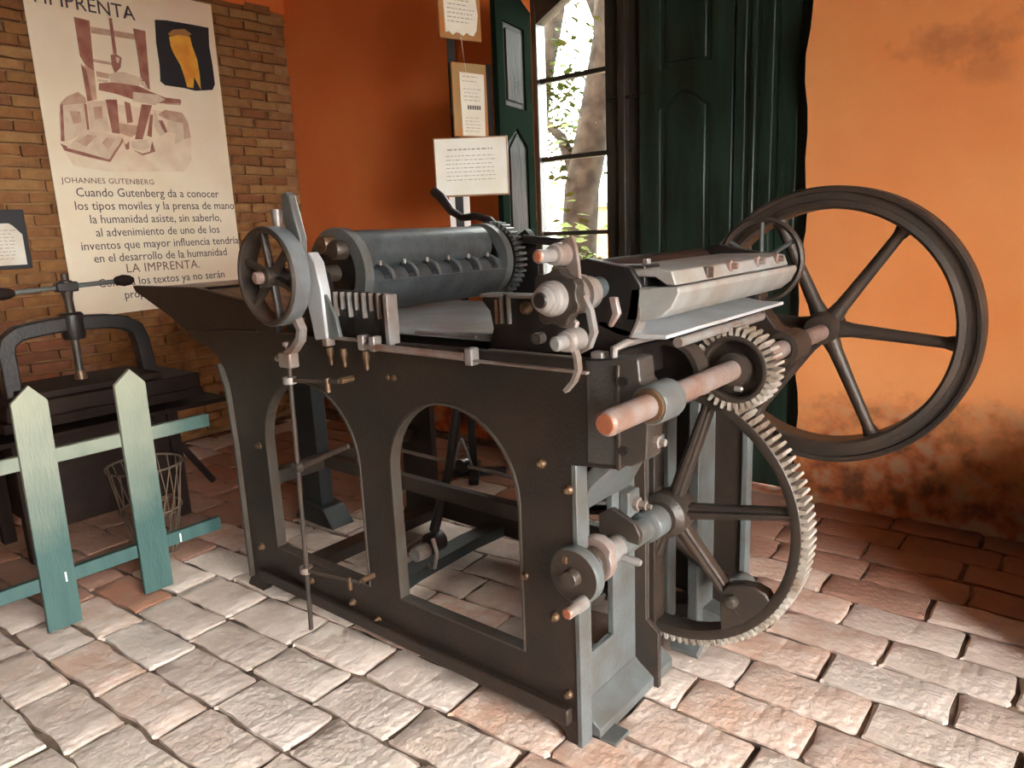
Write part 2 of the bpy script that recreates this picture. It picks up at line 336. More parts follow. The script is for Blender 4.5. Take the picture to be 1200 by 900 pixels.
# --- floor bricks
def brick_mesh(i, mt, L, W, H, jit, sub=(7, 4), name='brick', drop=0.005, sharp=28):
    q = random.Random(100+i); nx, ny = sub; mb = MB()
    U = [0, 0.03]+[0.03+0.94*k/(nx-2) for k in range(1, nx-2)]+[0.97, 1]; V = [0, 0.07]+[0.07+0.86*k/(ny-2) for k in range(1, ny-2)]+[0.93, 1]
    chip = [q.uniform(0, 1) for _ in range(4)]
    for b in range(ny+1):
        for a in range(nx+1):
            u, v = U[a], V[b]; ea, eb = a in (0, nx), b in (0, ny)
            x = (u-0.5)*L+q.uniform(-1, 1)*jit*(1 if ea else 0.4); y = (v-0.5)*W+q.uniform(-1, 1)*jit*(1 if eb else 0.5)
            if ea and eb:
                c = chip[(a > 0)+2*(b > 0)]; x *= 1-0.03*c; y *= 1-0.09*c
            z = H/2-(drop*q.uniform(0.5, 1.5) if (ea or eb) else 0)+q.uniform(-1, 1)*jit*0.28
            mb.v.append((x, y, z))
    n = nx+1
    mb.f = [(b*n+a, b*n+a+1, (b+1)*n+a+1, (b+1)*n+a) for b in range(ny) for a in range(nx)]
    rim = [a for a in range(n)] + [b*n+nx for b in range(1, ny+1)] + [ny*n+a for a in range(nx-1, -1, -1)] + [b*n for b in range(ny-1, 0, -1)]
    k = len(mb.v)
    for r_ in rim: p = mb.v[r_]; mb.v.append((p[0]*1.005, p[1]*1.01, -H/2))
    for j in range(len(rim)): j2 = (j+1) % len(rim); mb.f.append((rim[j2], rim[j], k+j, k+j2))
    return mb.mesh(name, mt, smooth=sharp)
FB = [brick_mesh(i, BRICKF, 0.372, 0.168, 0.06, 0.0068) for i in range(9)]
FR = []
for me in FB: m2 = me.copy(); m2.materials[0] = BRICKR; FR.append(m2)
def yline(k, x):
    kk = min(k, 4); s = 0.04+0.01*kk if k <= 4 else 0.075
    return 0.65+0.203*k + s*(min(x, -1)+1)
phase = {0: -2.74, 1: -2.585, 2: -2.84, 3: -2.66, 4: -2.36, 5: -0.75, 6: -0.51, 7: -0.395, 8: -0.585, 9: -0.415, 10: -0.61, 11: -0.83}
far_mb = MB(); nb = 0
for k in range(-13, 16):
    ph = phase.get(k, rnd.uniform(0, 0.385)); x = ph-0.385*60
    q = random.Random(500+k)
    while x < 2.7:
        L = 0.385 if q.random() < 0.9 else q.choice((0.34, 0.42, 0.385))
        if x > ph-0.01 and abs(x-ph) < 0.2: pass
        xc = x+L/2
        if xc-L/2 > XL-0.2 and xc+L/2 < 2.7:
            y0 = yline(k, xc); y1 = yline(k+1, xc); yc = (y0+y1)/2; W = (y1-y0)
            sl = math.atan2(yline(k, xc+0.1)-yline(k, xc-0.1), 0.2)
            lim = XL+0.02
            if yc+W/2 < YB+0.03 and yc > -1.9 and xc-L/2 > XL-0.05:
                vis = (-4.9 < xc < 0.12 and yc > 0.42+max(0, (xc+2.2))*0.62 and not (xc < -3.1 and yc < 0.2))
                dz = q.uniform(-0.003, 0.003); rx, ry, rz = q.uniform(-0.008, 0.008), q.uniform(-0.004, 0.004), sl+q.uniform(-0.012, 0.012)
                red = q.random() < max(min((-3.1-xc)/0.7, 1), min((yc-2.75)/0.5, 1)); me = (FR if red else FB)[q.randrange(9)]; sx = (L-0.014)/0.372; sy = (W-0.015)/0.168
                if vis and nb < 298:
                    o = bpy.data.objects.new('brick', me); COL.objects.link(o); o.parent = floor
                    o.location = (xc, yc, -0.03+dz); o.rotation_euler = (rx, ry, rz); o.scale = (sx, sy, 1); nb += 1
                else:
                    mm = Matrix.Translation((xc, yc, -0.03+dz)) @ Matrix.Rotation(rz, 4, 'Z') @ Matrix.Diagonal((sx, sy, 1, 1))
                    far_mb.add([mm @ v.co for v in me.vertices], [tuple(p.vertices) for p in me.polygons])
        x += L
print('FLOOR BRICKS', nb)
fo = far_mb.build('brick_paving', BRICKF, floor, smooth=60); fo['kind'] = 'stuff'

# --- left wall bricks
lw = bpy.data.objects['wall_left']
WB = []
for i in range(7):
    me = brick_mesh(40+i, BRICKW, 0.235, 0.062, 0.07, 0.0045, (4, 3), 'brick', 0.004, 50); WB.append(me)
WL = []
for me in WB: m2 = me.copy(); m2.materials[0] = BRICKL; WL.append(m2)
rest = MB(); nw = 0; cz = 0
z = 0.03
while z < 3.28:
    q = random.Random(900+int(z*1000)); y = YB-0.01 - (0.0 if cz % 2 else 0.12)
    if cz % 2 == 0:
        y = YB-0.13
    while y > -1.85:
        L = 0.245+q.uniform(-0.015, 0.015); yc = y-L/2
        hid = (1.99 < yc < 3.12 and z > 1.1) or (yc > 2.0 and z < 1.0) or yc < 1.25
        me = (WL if z < 0.85+0.22*q.random() else WB)[q.randrange(7)]
        mm = Matrix.Translation((XL-0.035+q.uniform(-0.011, 0.011), yc, z+0.036)) @ Matrix(((0, 0, 1, 0), (1, 0, 0, 0), (0, 1, 0, 0), (0, 0, 0, 1))) \
            @ Matrix.Rotation(q.uniform(-0.02, 0.02), 4, 'Z') @ Matrix.Diagonal(((L-0.012)/0.235, 1, 1, 1))
        if not hid and nw < 299:
            o = bpy.data.objects.new('brick', me); COL.objects.link(o); o.parent = lw; o.matrix_local = mm; nw += 1
        else: rest.add([mm @ v.co for v in me.vertices], [tuple(p.vertices) for p in me.polygons])
        y -= L
    z += 0.0735; cz += 1
print('WALL BRICKS', nw)
fo = rest.build('brickwork', BRICKW, lw, smooth=60); fo['kind'] = 'stuff'
# rubble footing of the left wall (broken, knocked back masonry below the brick face)

# ============================================================ WINDOW (glazed door leaf, lower part a panel)
YW = 4.0
def wx(x): return x*YW/3.87
def wz(z): return 1.5+(z-1.5)*YW/3.87
win = struct(MB().box(-3.02, wx(-2.868), YW-0.05, YW+0.05, 0, 3.0).build('window_1', FRAMEW, bevel=0.006))
gx0, gx1 = wx(-2.868), wx(-2.378)
# head with arched lower edge (2.66 at the left, rising rightwards)
poly = [(gx0, 3.12), (gx0, wz(2.715))]+[(gx0+(gx1-gx0)*t/8, wz(2.715)+0.17*sin(pi/2*t/8)) for t in range(1, 9)]+[(gx1, 3.12)]
MB().prism(poly, 'y', YW-0.045, YW+0.045).build('window_head', FRAMEW, win, 0.004)
MB().box(gx1, gx1+0.10, YW-0.05, YW+0.05, 0, 3.12).build('closing_stile', FRAMEW, win, 0.005)
MB().box(gx1+0.10, gx1+0.15, YW-0.08, YW+0.05, 0, 3.12).build('cover_strip', FRAMEW, win, 0.005)
MB().box(gx1+0.15, gx1+0.27, YW-0.03, YW+0.05, 0, 3.12).build('door_stile', FRAMEW, win, 0.005)
MB().box(gx1+0.27, -1.15, YW+0.0, YW+0.04, 0, 3.2).build('backing_leaf', FRAMEW, win)
MB().box(gx0, gx1, YW-0.04, YW+0.04, 0, 0.85).build('lower_panel', FRAMEW, win, 0.004)
MB().tube([(gx1+0.03, YW-0.07, 2.23), (gx1+0.33, YW-0.06, 2.235)], 0.012, 8).build('iron_bolt', DARK, win)
zs = [wz(2.39), wz(1.925), wz(1.465), wz(1.03)]
for zz in zs:
    MB().box(gx0, gx1, YW-0.022, YW+0.022, zz-0.014, zz+0.014).build('glazing_bar', FRAMEW, win, 0.003)
pz = [0.85]+zs[::-1]+[wz(2.88)]
for a, b_ in zip(pz[:-1], pz[1:]):
    MB().box(gx0-0.005, gx1+0.005, YW-0.003, YW+0.003, a, b_).build('pane', GLASS, win, smooth=0)

# --- shutter leaves: panelled boards
def leaf(name, label, loc, rotz, W, z0, z1, panels, GREEN=GREEN, top_arch=0, frame_mat=None):
    t = thing(name, label, 'shutter', loc, rot=(0, 0, rotz)); T = 0.035
    ORG[t.name] = (0, 0, 0)
    outer = [(0, z0), (W, z0)]+[(W*(1-i/8), z1+top_arch*(1-i/8)) for i in range(9)]
    holes = []
    for (a, b_, c, d, kind) in panels:
        if kind == 'rect': h = [(a, c), (b_, c), (b_, d), (a, d)]
        elif kind == 'ogee':
            n = 16; h = [(a, c), (b_, c)]+[(b_+(a-b_)*i/n, d+0.085*(0.5-0.5*cos(2*pi*i/n))**0.8) for i in range(n+1)]
        else: h = [(a, c), (b_, c), (b_, d), ((a+b_)/2, d+0.10), (a, d)]
        holes.append(h)
    holed('stile_frame', frame_mat or GREEN, t, outer, holes, -T/2, T/2, 0.004)
    for h in holes:
        cx = sum(p[0] for p in h)/len(h); czz = sum(p[1] for p in h)/len(h)
        MB().prism(h, 'y', -T/2+0.012, T/2-0.012).build('shutter_panel', GREEN, t, 0)
        hw = max(p[0] for p in h)-min(p[0] for p in h); hh = max(p[1] for p in h)-min(p[1] for p in h)
        kx = 1-0.05/hw*1.0; kz = 1-0.06/hh
        MB().prism([(cx+(p[0]-cx)*kx*0.92, czz+(p[1]-czz)*kz) for p in h], 'y', -T/2+0.003, T/2-0.003).build('raised_field', GREEN, t, 0.006)
    return t
leaf('shutter', 'dark green glossy panelled shutter folded against the orange wall right of the window', (-2.215, 3.945, 0), R(0), 0.56, 0.02, 2.97,
     [(0.13, 0.44, 0.2, 1.0, 'rect'), (0.13, 0.44, 1.14, 2.13, 'ogee'), (0.13, 0.44, 2.34, 2.88, 'rect')])
leaf('shutter', 'narrow dark green shutter leaf between the wide panelled leaf and the wavy plaster edge', (-1.645, 3.95, 0), R(0), 0.42, 0.02, 2.95,
     [(0.055, 0.135, 0.2, 2.85, 'rect'), (0.20, 0.36, 0.2, 2.85, 'rect')])
leaf('shutter', 'green shutter leaf opened into the room at the left edge of the window', (-2.955, 3.865, 0), R(-77.5), 0.47, 0.03, 2.80,
     [(0.10, 0.38, 0.2, 1.0, 'rect'), (0.10, 0.38, 1.12, 2.0, 'point'), (0.10, 0.38, 2.22, 2.68, 'rect')], GREENM, 0.16, GREEND)

# ============================================================ PRINTING PRESS
P = thing('printing_press', 'large black cast iron flatbed printing press with flywheel and toothed gear wheel', 'printing press', (-1.9, 2.0, 0))
Y0 = 1.543
def archhole(x0, x1, zb, zsp, ztop):
    cx = (x0+x1)/2; a = (x1-x0)/2; b_ = ztop-zsp
    return [(x0, zb), (x1, zb)]+[(cx+a*cos(pi*i/20), zsp+b_*sin(pi*i/20)) for i in range(21)]
OUT = [(-1.068, 0.0), (-1.068, 0.872), (-0.932, 0.885), (-0.932, 1.165), (-2.62, 1.152), (-2.97, 1.125), (-3.12, 1.115), (-3.06, 1.085), (-2.95, 1.068), (-2.88, 1.03),
       (-2.835, 0.98), (-2.81, 0.92), (-2.80, 0.85), (-2.795, 0.66), (-2.80, 0.09), (-2.86, 0.0), (-2.74, 0.0), (-2.66, 0.075),
       (-1.21, 0.075), (-1.13, 0.03), (-1.12, 0.0)]
OUT = OUT[::-1]
h1 = archhole(-2.575, -1.995, 0.25, 0.70, 0.975); h2 = archhole(-1.822, -1.273, 0.25, 0.72, 0.98)
g1 = archhole(-2.579, -1.991, 0.246, 0.70, 0.979); g2 = archhole(-1.826, -1.269, 0.246, 0.72, 0.984)
near = holed('side_frame', IRON, P, OUT, [g1, g2], Y0, Y0+0.035, 0)
near['label'] = 'near side frame with two arched openings'
def lip(poly, name='arch_lip', y0=Y0-0.006, y1=Y0+0.037, w=0.008, par=near):
    # raised bead running round an opening
    c = (sum(p[0] for p in poly)/len(poly), sum(p[1] for p in poly)/len(poly)); n = len(poly); outp = []
    for i in range(n):
        p0, p1, p2 = Vector(poly[i-1]), Vector(poly[i]), Vector(poly[(i+1) % n])
        t = (p2-p0).normalized(); nn = Vector((t.y, -t.x))
        if nn.dot(p1-Vector(c)) < 0: nn = -nn
        outp.append(tuple(p1+nn*w))
    o = holed(name, LIPM, par, outp, [poly], y0, y1, 0); o.data.shade_flat(); return o
lip(h1); lip(h2)
mb = MB(); mb.box(-2.70, -1.10, Y0-0.03, Y0, 0.075, 0.125); mb.build('bottom_flange', IRON, near, 0.006)
MB().box(-1.082, -1.066, Y0-0.004, Y0+0.05, 0.0, 0.872).build('end_flange', IRONG, near, 0.002)
# left edge bead of frame
MB().strip([(-2.80, Y0+0.02, 0.06), (-2.80, Y0+0.02, 0.66), (-2.815, Y0+0.02, 0.90), (-2.86, Y0+0.02, 1.0)], 0.08, 0.014, (1, 0, 0)).build('rear_flange', LIPM, near)
for (x, zz) in ((-1.18, 0.86), (-1.15, 0.40), (-1.09, 0.80), (-1.11, 0.165), (-2.63, 0.68), (-2.36, 0.16), (-2.10, 0.15), (-2.12, 0.11), (-1.255, 0.50), (-2.70, 0.22), (-1.96, 0.12)):
    MB().lathe([(0.014, 0), (0.014, -0.008), (0.009, -0.014), (0.009, -0.02), (0.004, -0.023)], (x, Y0, zz), 'y', 10).build('bolt', BRASS, near)
for x in (-1.80, -1.775):
    MB().lathe([(0.011, 0), (0.010, -0.006), (0.005, -0.01)], (x, Y0, 1.045), 'y', 10).build('bolt', BRASS, near)
# far side frame
YF = 2.45
OUTF = [(p[0] if p[0] < -1.2 else min(p[0]+0.10, -0.95), p[1]) for p in OUT]
fr = holed('side_frame', IRON, P, OUTF, [archhole(-2.575, -1.995, 0.25, 0.70, 0.975), archhole(-1.822, -1.273, 0.25, 0.72, 0.98)], YF, YF+0.035, 0.004)
MB().box(-0.966, -0.945, YF-0.01, YF+0.04, 0.0, 1.12).build('end_flange', IRONG, fr, 0.002)
MB().box(-1.11, -1.07, 2.31, YF, 0.0, 1.10).build('corner_post', IRONG, fr, 0.004)
MB().prism([(-1.26, 0), (-0.93, 0), (-0.95, 0.05), (-1.1, 0.085), (-1.24, 0.05)], 'y', 2.36, 2.47).build('foot', IRONG, fr, 0.004)
# open rectangular end frame (faces +X)
XE = -1.11
endf = holed('end_frame', IRONG, P, [(1.60, 0.0), (1.655, 0.03), (2.06, 0.03), (2.06, 0.11), (2.02, 0.20), (2.02, 0.86), (1.60, 0.86)],
             [[(1.665, 0.235), (1.79, 0.235), (1.79, 0.745), (1.665, 0.70)], [(1.93, 0.17), (1.935, 0.17), (1.935, 0.18), (1.93, 0.18)]], XE-0.02, XE, 0.003, 'yz')
MB().prism([(-1.11, 0.80), (-1.02, 0.885), (-0.99, 0.885), (-0.99, 0.86), (-1.06, 0.79), (-1.11, 0.70)], 'y', 1.60, 1.90).build('top_web', IRONG, endf, 0.003)
MB().prism([(XE, 0.0), (XE+0.068, 0.0), (XE+0.068, 0.035), (XE+0.012, 0.075), (XE, 0.09)], 'y', 1.60, 2.06).build('base_flange', IRONG, endf, 0.003)
MB().prism([(-1.115, 0.0), (-1.025, 0.0), (-1.025, 0.20), (-1.070, 0.235), (-1.072, 0.86), (-1.115, 0.86)], 'y', 1.925, 1.945).build('side_web', WHEEL, endf, 0.002)
MB().box(-1.09, -0.99, 1.60, 1.68, 0.0, 0.012).build('foot_pad', IRONG, endf, 0.003)
# adjusting bolt on the end frame
b = MB().box(XE, XE+0.035, 1.83, 1.90, 0.615, 0.70).build('bearing_clamp', IRONG, endf, 0.006)
MB().lathe([(0.022, 0), (0.022, 0.02), (0.014, 0.022), (0.014, 0.045), (0.008, 0.046), (0.008, 0.06)], (XE+0.03, 1.87, 0.655), 'x', 6).build('hex_nut', STEEL, endf)
# bearing bracket at the upper end of the near frame
BP = [(-1.03, 1.165), (-0.90, 1.18), (-0.875, 1.18), (-0.87, 1.125), (-0.845, 1.105), (-0.80, 1.11), (-0.80, 1.03), (-0.848, 1.02), (-0.852, 0.925), (-0.895, 0.90), (-1.03, 0.885)]
brk = MB().prism(BP, 'y', Y0-0.004, Y0+0.075).build('bearing_bracket', IRONB, P, 0.005)
XS, ZS = -0.832, 1.073
MB().torus([(0.036, -0.028), (0.046, -0.03), (0.050, -0.022), (0.050, 0.07), (0.036, 0.075)], (XS, Y0, ZS), 'y', 32).build('bearing_collar', IRONG, brk)
MB().torus([(0.03, -0.036), (0.041, -0.036), (0.043, -0.03), (0.043, -0.02), (0.03, -0.02)], (XS, Y0, ZS), 'y', 32).build('bush_ring', BRASS, brk)
MB().lathe([(0.017, 0), (0.017, 0.014), (0.010, 0.016), (0.010, 0.03)], (-0.85, Y0+0.035, 0.965), 'x', 6).build('hex_nut', STEEL, brk)
MB().box(-0.936, -0.926, Y0-0.01, Y0, 0.885, 1.16).build('joint_strip', WHEEL, brk, 0.002)
for zz in (1.12, 0.94): MB().lathe([(0.013, 0), (0.013, 0.01), (0.006, 0.012)], (-0.915, Y0-0.012, zz), 'y', 12).build('bolt', DARK, brk)
# far bearing: bracket arm running down to the flywheel bearing
fbk = MB().prism([(-1.05, 0.82), (-0.98, 0.80), (-0.80, 1.02), (-0.78, 1.07), (-0.80, 1.12), (-0.86, 1.14), (-0.90, 1.19), (-0.93, 1.28), (-1.05, 1.28)], 'y', 2.44, 2.52).build('bearing_bracket', IRON, P, 0.005)
MB().torus([(0.036, -0.03), (0.055, -0.03), (0.055, 0.11), (0.036, 0.11)], (XS, YF, ZS), 'y', 32).build('bearing_collar', WHEEL, fbk)
# main shaft
sh = MB().lathe([(0.001, 1.318), (0.024, 1.318), (0.030, 1.324), (0.030, 2.98)], (XS, 0, ZS), 'y', 28).build('main_shaft', COPPER, P)
MB().lathe([(0.004, -0.004), (0.022, -0.003), (0.025, 0.002)], (XS, 1.318, ZS), 'y', 24).build('shaft_end', RUSTEND, sh)
# pinion
pin = MB().torus([(0.084, -0.03), (0.090, -0.035), (0.099, -0.035), (0.102, -0.03), (0.102, 0.04), (0.084, 0.04)], (XS, 2.05, ZS), 'y', 64).build('pinion', WHEEL, P)
MB().lathe([(0.086, 0.0), (0.086, 0.018)], (XS, 2.05, ZS), 'y', 40).build('web', WHEEL, pin)
MB().lathe([(0.030, -0.045), (0.05, -0.04), (0.052, 0.0), (0.052, 0.06)], (XS, 2.05, ZS), 'y', 28).build('hub', WHEEL, pin)
MB().teeth((XS, 0, ZS), 0.100, 0.125, 2.018, 2.092, 34).build('tooth_ring', TOOTH, pin)
MB().lathe([(0.008, 0), (0.008, 0.02), (0.004, 0.024)], (XS+0.012, 2.005, ZS-0.052), 'x', 8).build('set_screw', STEEL, pin)
# big gear wheel
GX, GZ, GY = -1.052, 0.572, 2.06
gear = MB().torus([(0.400, -0.028), (0.407, -0.032), (0.430, -0.032), (0.433, -0.028), (0.433, 0.04), (0.400, 0.04)], (GX, GY, GZ), 'y', 120).build('gear_wheel', WHEEL, P)
MB().teeth((GX, 0, GZ), 0.431, 0.453, GY-0.03, GY+0.042, 112).build('tooth_ring', TOOTH, gear)
MB().lathe([(0.03, -0.075), (0.055, -0.072), (0.075, -0.05), (0.078, 0.0), (0.07, 0.05), (0.05, 0.07)], (GX, GY, GZ), 'y', 32).build('hub', WHEEL, gear)
def spoke(c, ang, r0, r1, w0, w1, y, t, mt, par, rib=True, name='spoke'):
    d = Vector((cos(R(ang)), 0, sin(R(ang)))); n = Vector((-sin(R(ang)), 0, cos(R(ang)))); c = Vector(c); mb = MB()
    rings = []
    for rr_, ww in ((r0, w0), (r1*0.92, w1), (r1, w1*1.35)):
        p = c+d*rr_; rings.append([p-n*ww+Vector((0, -t/2+0.005, 0)), p-n*ww*0.7+Vector((0, -t/2, 0)), p+n*ww*0.7+Vector((0, -t/2, 0)), p+n*ww+Vector((0, -t/2+0.005, 0)), p+n*ww+Vector((0, t/2, 0)), p-n*ww+Vector((0, t/2, 0))])
    mb.loft(rings)
    if rib:
        mb.loft([[c+d*q_+n*e*ww*0.35+Vector((0, yy, 0)) for (e, yy) in ((-1, -t/2), (-0.6, -t/2-0.014), (0.6, -t/2-0.014), (1, -t/2))] for q_, ww in ((r0, w0), (r1, w1))])
    return mb.build(name, mt, par)
for k in range(6): spoke((GX, GY, GZ), 11+60*k, 0.06, 0.408, 0.024, 0.017, 0, 0.035, WHEEL, gear)
# crank segment filling the gap between a spoke and the rim, with its bolt
seg = [(-0.866, 0.345), (-0.84, 0.378), (-0.80, 0.392), (-0.755, 0.396), (-0.72, 0.385), (-0.705, 0.365)]+circ(GX, GZ, 0.408, -33, -62, 6)
MB().prism(seg, 'y', GY-0.03, GY+0.02).build('crank_segment', WHEEL, gear, 0.006)
MB().lathe([(0.020, 0), (0.020, -0.016), (0.014, -0.020), (0.014, -0.027), (0.006, -0.029)], (-0.822, GY-0.03, 0.333), 'y', 20).build('crank_bolt', LIPM, gear)
# lower shaft with bearings, cams, disc crank
low = MB().lathe([(0.026, 1.50), (0.026, 2.05)], (GX, 0, GZ), 'y', 24).build('lower_shaft', STEEL, P)
MB().lathe([(0.034, 1.72), (0.037, 1.73), (0.037, 1.88), (0.048, 1.885), (0.048, 1.90), (0.044, 1.905), (0.050, 1.915), (0.050, 1.97), (0.04, 1.98)], (GX, 0, GZ), 'y', 28).build('bearing_sleeve', IRONG, low)
dk = MB().lathe([(0.074, 1.495), (0.080, 1.50), (0.080, 1.525), (0.076, 1.53)], (GX, 0, GZ), 'y', 40).build('crank_disc', WHEEL, P)
MB().torus([(0.0745, 1.4945), (0.0805, 1.4995), (0.0805, 1.526), (0.0765, 1.5305)], (GX, 0, GZ), 'y', 40).build('disc_edge', IRONG, dk)
MB().lathe([(0.022, 1.47), (0.026, 1.478), (0.026, 1.50)], (GX, 0, GZ), 'y', 20).build('boss', WHEEL, dk)
pn = MB().lathe([(0.014, 1.415), (0.0165, 1.42), (0.0165, 1.455), (0.02, 1.457), (0.02, 1.495)], (-1.02, 0, 0.508), 'y', 20).build('crank_pin', STEEL, dk)
MB().lathe([(0.003, 1.411), (0.013, 1.413), (0.015, 1.418)], (-1.02, 0, 0.508), 'y', 16).build('pin_end', RUSTEND, dk)
MB().box(-1.085, -1.07, 1.488, 1.496, 0.605, 0.625).build('key', BRASS, dk, 0.002)
cm = MB().prism([(GX+0.055*cos(a)*(1.25 if 0.6 < a < 2.6 else 1), GZ+0.062*sin(a)*(1.2 if 0.6 < a < 2.6 else 1)) for a in [2*pi*i/28 for i in range(28)]], 'y', 1.60, 1.635).build('cam', COPPER, low, 0.003)
MB().prism([(GX+0.045*cos(a), GZ+0.05*sin(a)) for a in [2*pi*i/28 for i in range(28)]], 'y', 1.57, 1.60).build('cam', WHEEL, low, 0.003)
MB().lathe([(0.036, 1.635), (0.036, 1.72)], (GX, 0, GZ), 'y', 24).build('collar', STEEL, low)
MB().prism([(-1.12, 0.66), (-1.075, 0.685), (-1.0, 0.655), (-0.98, 0.62), (-0.985, 0.59), (-1.12, 0.60)], 'y', 1.73, 1.75).build('bearing_arm', WHEEL, low, 0.003)
MB().lathe([(0.012, 0), (0.012, 0.05), (0.008, 0.06)], (-1.02, 1.70, 0.555), 'x', 10).build('set_screw', STEEL, low)
# flywheel
FX, FZ, FY = -0.842, 1.083, 2.93
fly = MB().torus([(0.445, -0.05), (0.455, -0.058), (0.475, -0.052), (0.478, -0.040), (0.505, -0.040), (0.508, -0.052), (0.520, -0.056), (0.528, -0.045), (0.528, 0.045), (0.520, 0.055), (0.455, 0.055), (0.445, 0.045)], (FX, FY, FZ), 'y', 120).build('flywheel', WHEEL, P)
MB().lathe([(0.032, -0.09), (0.05, -0.09), (0.062, -0.06), (0.062, 0.06), (0.05, 0.08)], (FX, FY, FZ), 'y', 32).build('hub', WHEEL, fly)
for k in range(6):
    a = R(-5+60*k); d = Vector((cos(a), 0, sin(a))); c = Vector((FX, FY, FZ))
    MB().tube([c+d*0.05, c+d*0.1, c+d*0.25, c+d*0.41, c+d*0.45], [0.036, 0.027, 0.023, 0.021, 0.032], 14).build('spoke', WHEEL, fly)
# ---- impression cylinder, axis along Y
CX, CZ, CR = -2.232, 1.370, 0.160
drum = [(CX+CR*cos(R(a)), CZ+CR*sin(R(a))) for a in range(-12, -200, -8)] + [(CX-0.10, CZ+0.01), (CX+0.085, CZ-0.03)]
cy = MB().prism(drum, 'y', 1.74, 2.50).build('impression_cylinder', ROLL, P, smooth=40)
MB().lathe([(0.078, 1.745), (0.082, 1.75), (0.082, 2.455), (0.078, 2.46)], (CX+0.032, 0, CZ+0.070), 'y', 40).build('blanket_roll', ROLL, cy)
for (ya, yb) in ((1.70, 1.74), (2.50, 2.54)):
    MB().torus([(CR-0.05, ya), (CR+0.004, ya), (CR+0.004, yb), (CR-0.05, yb)], (CX, 0, CZ), 'y', 64).build('end_ring', IRONG, cy)
    MB().lathe([(0.115, (ya+yb)/2-0.008), (0.115, (ya+yb)/2+0.008)], (CX, 0, CZ), 'y', 40).build('end_disc', DARK, cy)
MB().prism([(CX+0.085, CZ-0.05), (CX+0.150, CZ-0.045), (CX+0.148, CZ-0.018), (CX+0.128, CZ+0.008), (CX+0.098, CZ+0.018), (CX+0.085, CZ+0.018)], 'y', 1.75, 2.49).build('gripper_bar', ROLL, cy, 0.003)
for i in range(6):
    yy = 1.83+i*0.122
    lug = [(CX+0.085, CZ-0.03)]+[(CX+0.085+0.078*cos(R(a)), CZ-0.030+0.062*sin(R(a))) for a in range(0, 91, 15)]
    MB().prism(lug, 'y', yy, yy+0.014).build('gripper', IRONG, cy, 0.002)
    MB().prism([(CX+0.10, CZ+0.012), (CX+0.1485, CZ-0.030), (CX+0.1515, CZ-0.016), (CX+0.130, CZ+0.012), (CX+0.104, CZ+0.024)], 'y', yy-0.030, yy-0.001).build('gripper_slot_shade', BLK, cy)  # solid black insert, painted shade in place of an open hole
    MB().lathe([(0.006, 0), (0.006, 0.02)], (CX+0.108, yy-0.01, CZ+0.018), 'z', 8).build('gripper_screw', STEEL, cy)
MB().lathe([(0.038, 1.60), (0.03, 1.61), (0.03, 1.70)], (CX, 0, CZ), 'y', 24).build('journal', WHEEL, cy)
MB().lathe([(0.03, 0), (0.036, 0.01), (0.036, 0.05)], (CX-0.02, 1.655, CZ+0.105), 'y', 20).build('cam_roller', BRASS, cy)
MB().lathe([(0.03, 0), (0.036, 0.01), (0.036, 0.05)], (CX+0.045, 1.655, CZ+0.085), 'y', 20).build('cam_roller', WHEEL, cy)
cg = MB().torus([(0.12, 2.55), (0.152, 2.55), (0.152, 2.60), (0.12, 2.60)], (CX+0.02, 0, CZ), 'y', 56).build('gear_ring', DARK, cy)
MB().teeth((CX+0.02, 0, CZ), 0.150, 0.172, 2.55, 2.605, 40).build('tooth_ring', IRONG, cy)
MB().tube([(-2.60, 2.60, 1.70), (-2.55, 2.60, 1.665), (-2.49, 2.60, 1.60), (-2.42, 2.60, 1.565), (-2.33, 2.60, 1.57), (-2.25, 2.60, 1.55), (-2.19, 2.60, 1.50)], [0.022, 0.024, 0.02, 0.017, 0.018, 0.017, 0.015], 10).build('throw_off_lever', DARK, P)
MB().tube([(-2.02, 2.56, 1.46), (-1.85, 2.58, 1.44), (-1.78, 2.6, 1.44)], 0.018, 10).build('cross_shaft', DARK, P)
MB().prism([(-2.16, 1.16), (-1.98, 1.16), (-2.0, 1.44), (-2.06, 1.50), (-2.12, 1.47)], 'y', 2.62, 2.66).build('cylinder_bracket', DARK, P, 0.004)
MB().prism([(-2.34, 1.12), (-2.12, 1.12), (-2.18, 1.37), (-2.232, 1.42), (-2.29, 1.37)], 'y', 1.60, 1.635).build('cylinder_bracket', DARK, P, 0.004)
# ---- small spoked hand wheel in front of the cylinder end
WX, WZ = -2.205, 1.378
hw = MB().torus([(0.148, 1.385), (0.152, 1.38), (0.162, 1.38), (0.166, 1.385), (0.166, 1.445), (0.162, 1.45), (0.150, 1.45), (0.148, 1.445)], (WX, 0, WZ), 'y', 72).build('hand_wheel', WHEEL, P)
MB().torus([(0.160, 1.386), (0.1675, 1.388), (0.1675, 1.444), (0.160, 1.446)], (WX, 0, WZ), 'y', 72).build('rim_band', BANDM, hw)
MB().torus([(0.1535, 1.3785), (0.1605, 1.3785), (0.1605, 1.382), (0.1535, 1.382)], (WX, 0, WZ), 'y', 72).build('wheel_face', WHEEL, hw)
MB().lathe([(0.012, 1.345), (0.02, 1.35), (0.02, 1.37), (0.034, 1.375), (0.034, 1.45), (0.024, 1.455), (0.024, 1.62)], (WX, 0, WZ), 'y', 24).build('hub', WHEEL, hw)
MB().lathe([(0.004, 1.342), (0.014, 1.343), (0.021, 1.349), (0.021, 1.368)], (WX, 0, WZ), 'y', 20).build('hub_nut', COPPER, hw)
for k in range(6): spoke((WX, 1.41, WZ), 100+60*k, 0.03, 0.150, 0.012, 0.009, 0, 0.022, WHEEL, hw, False)
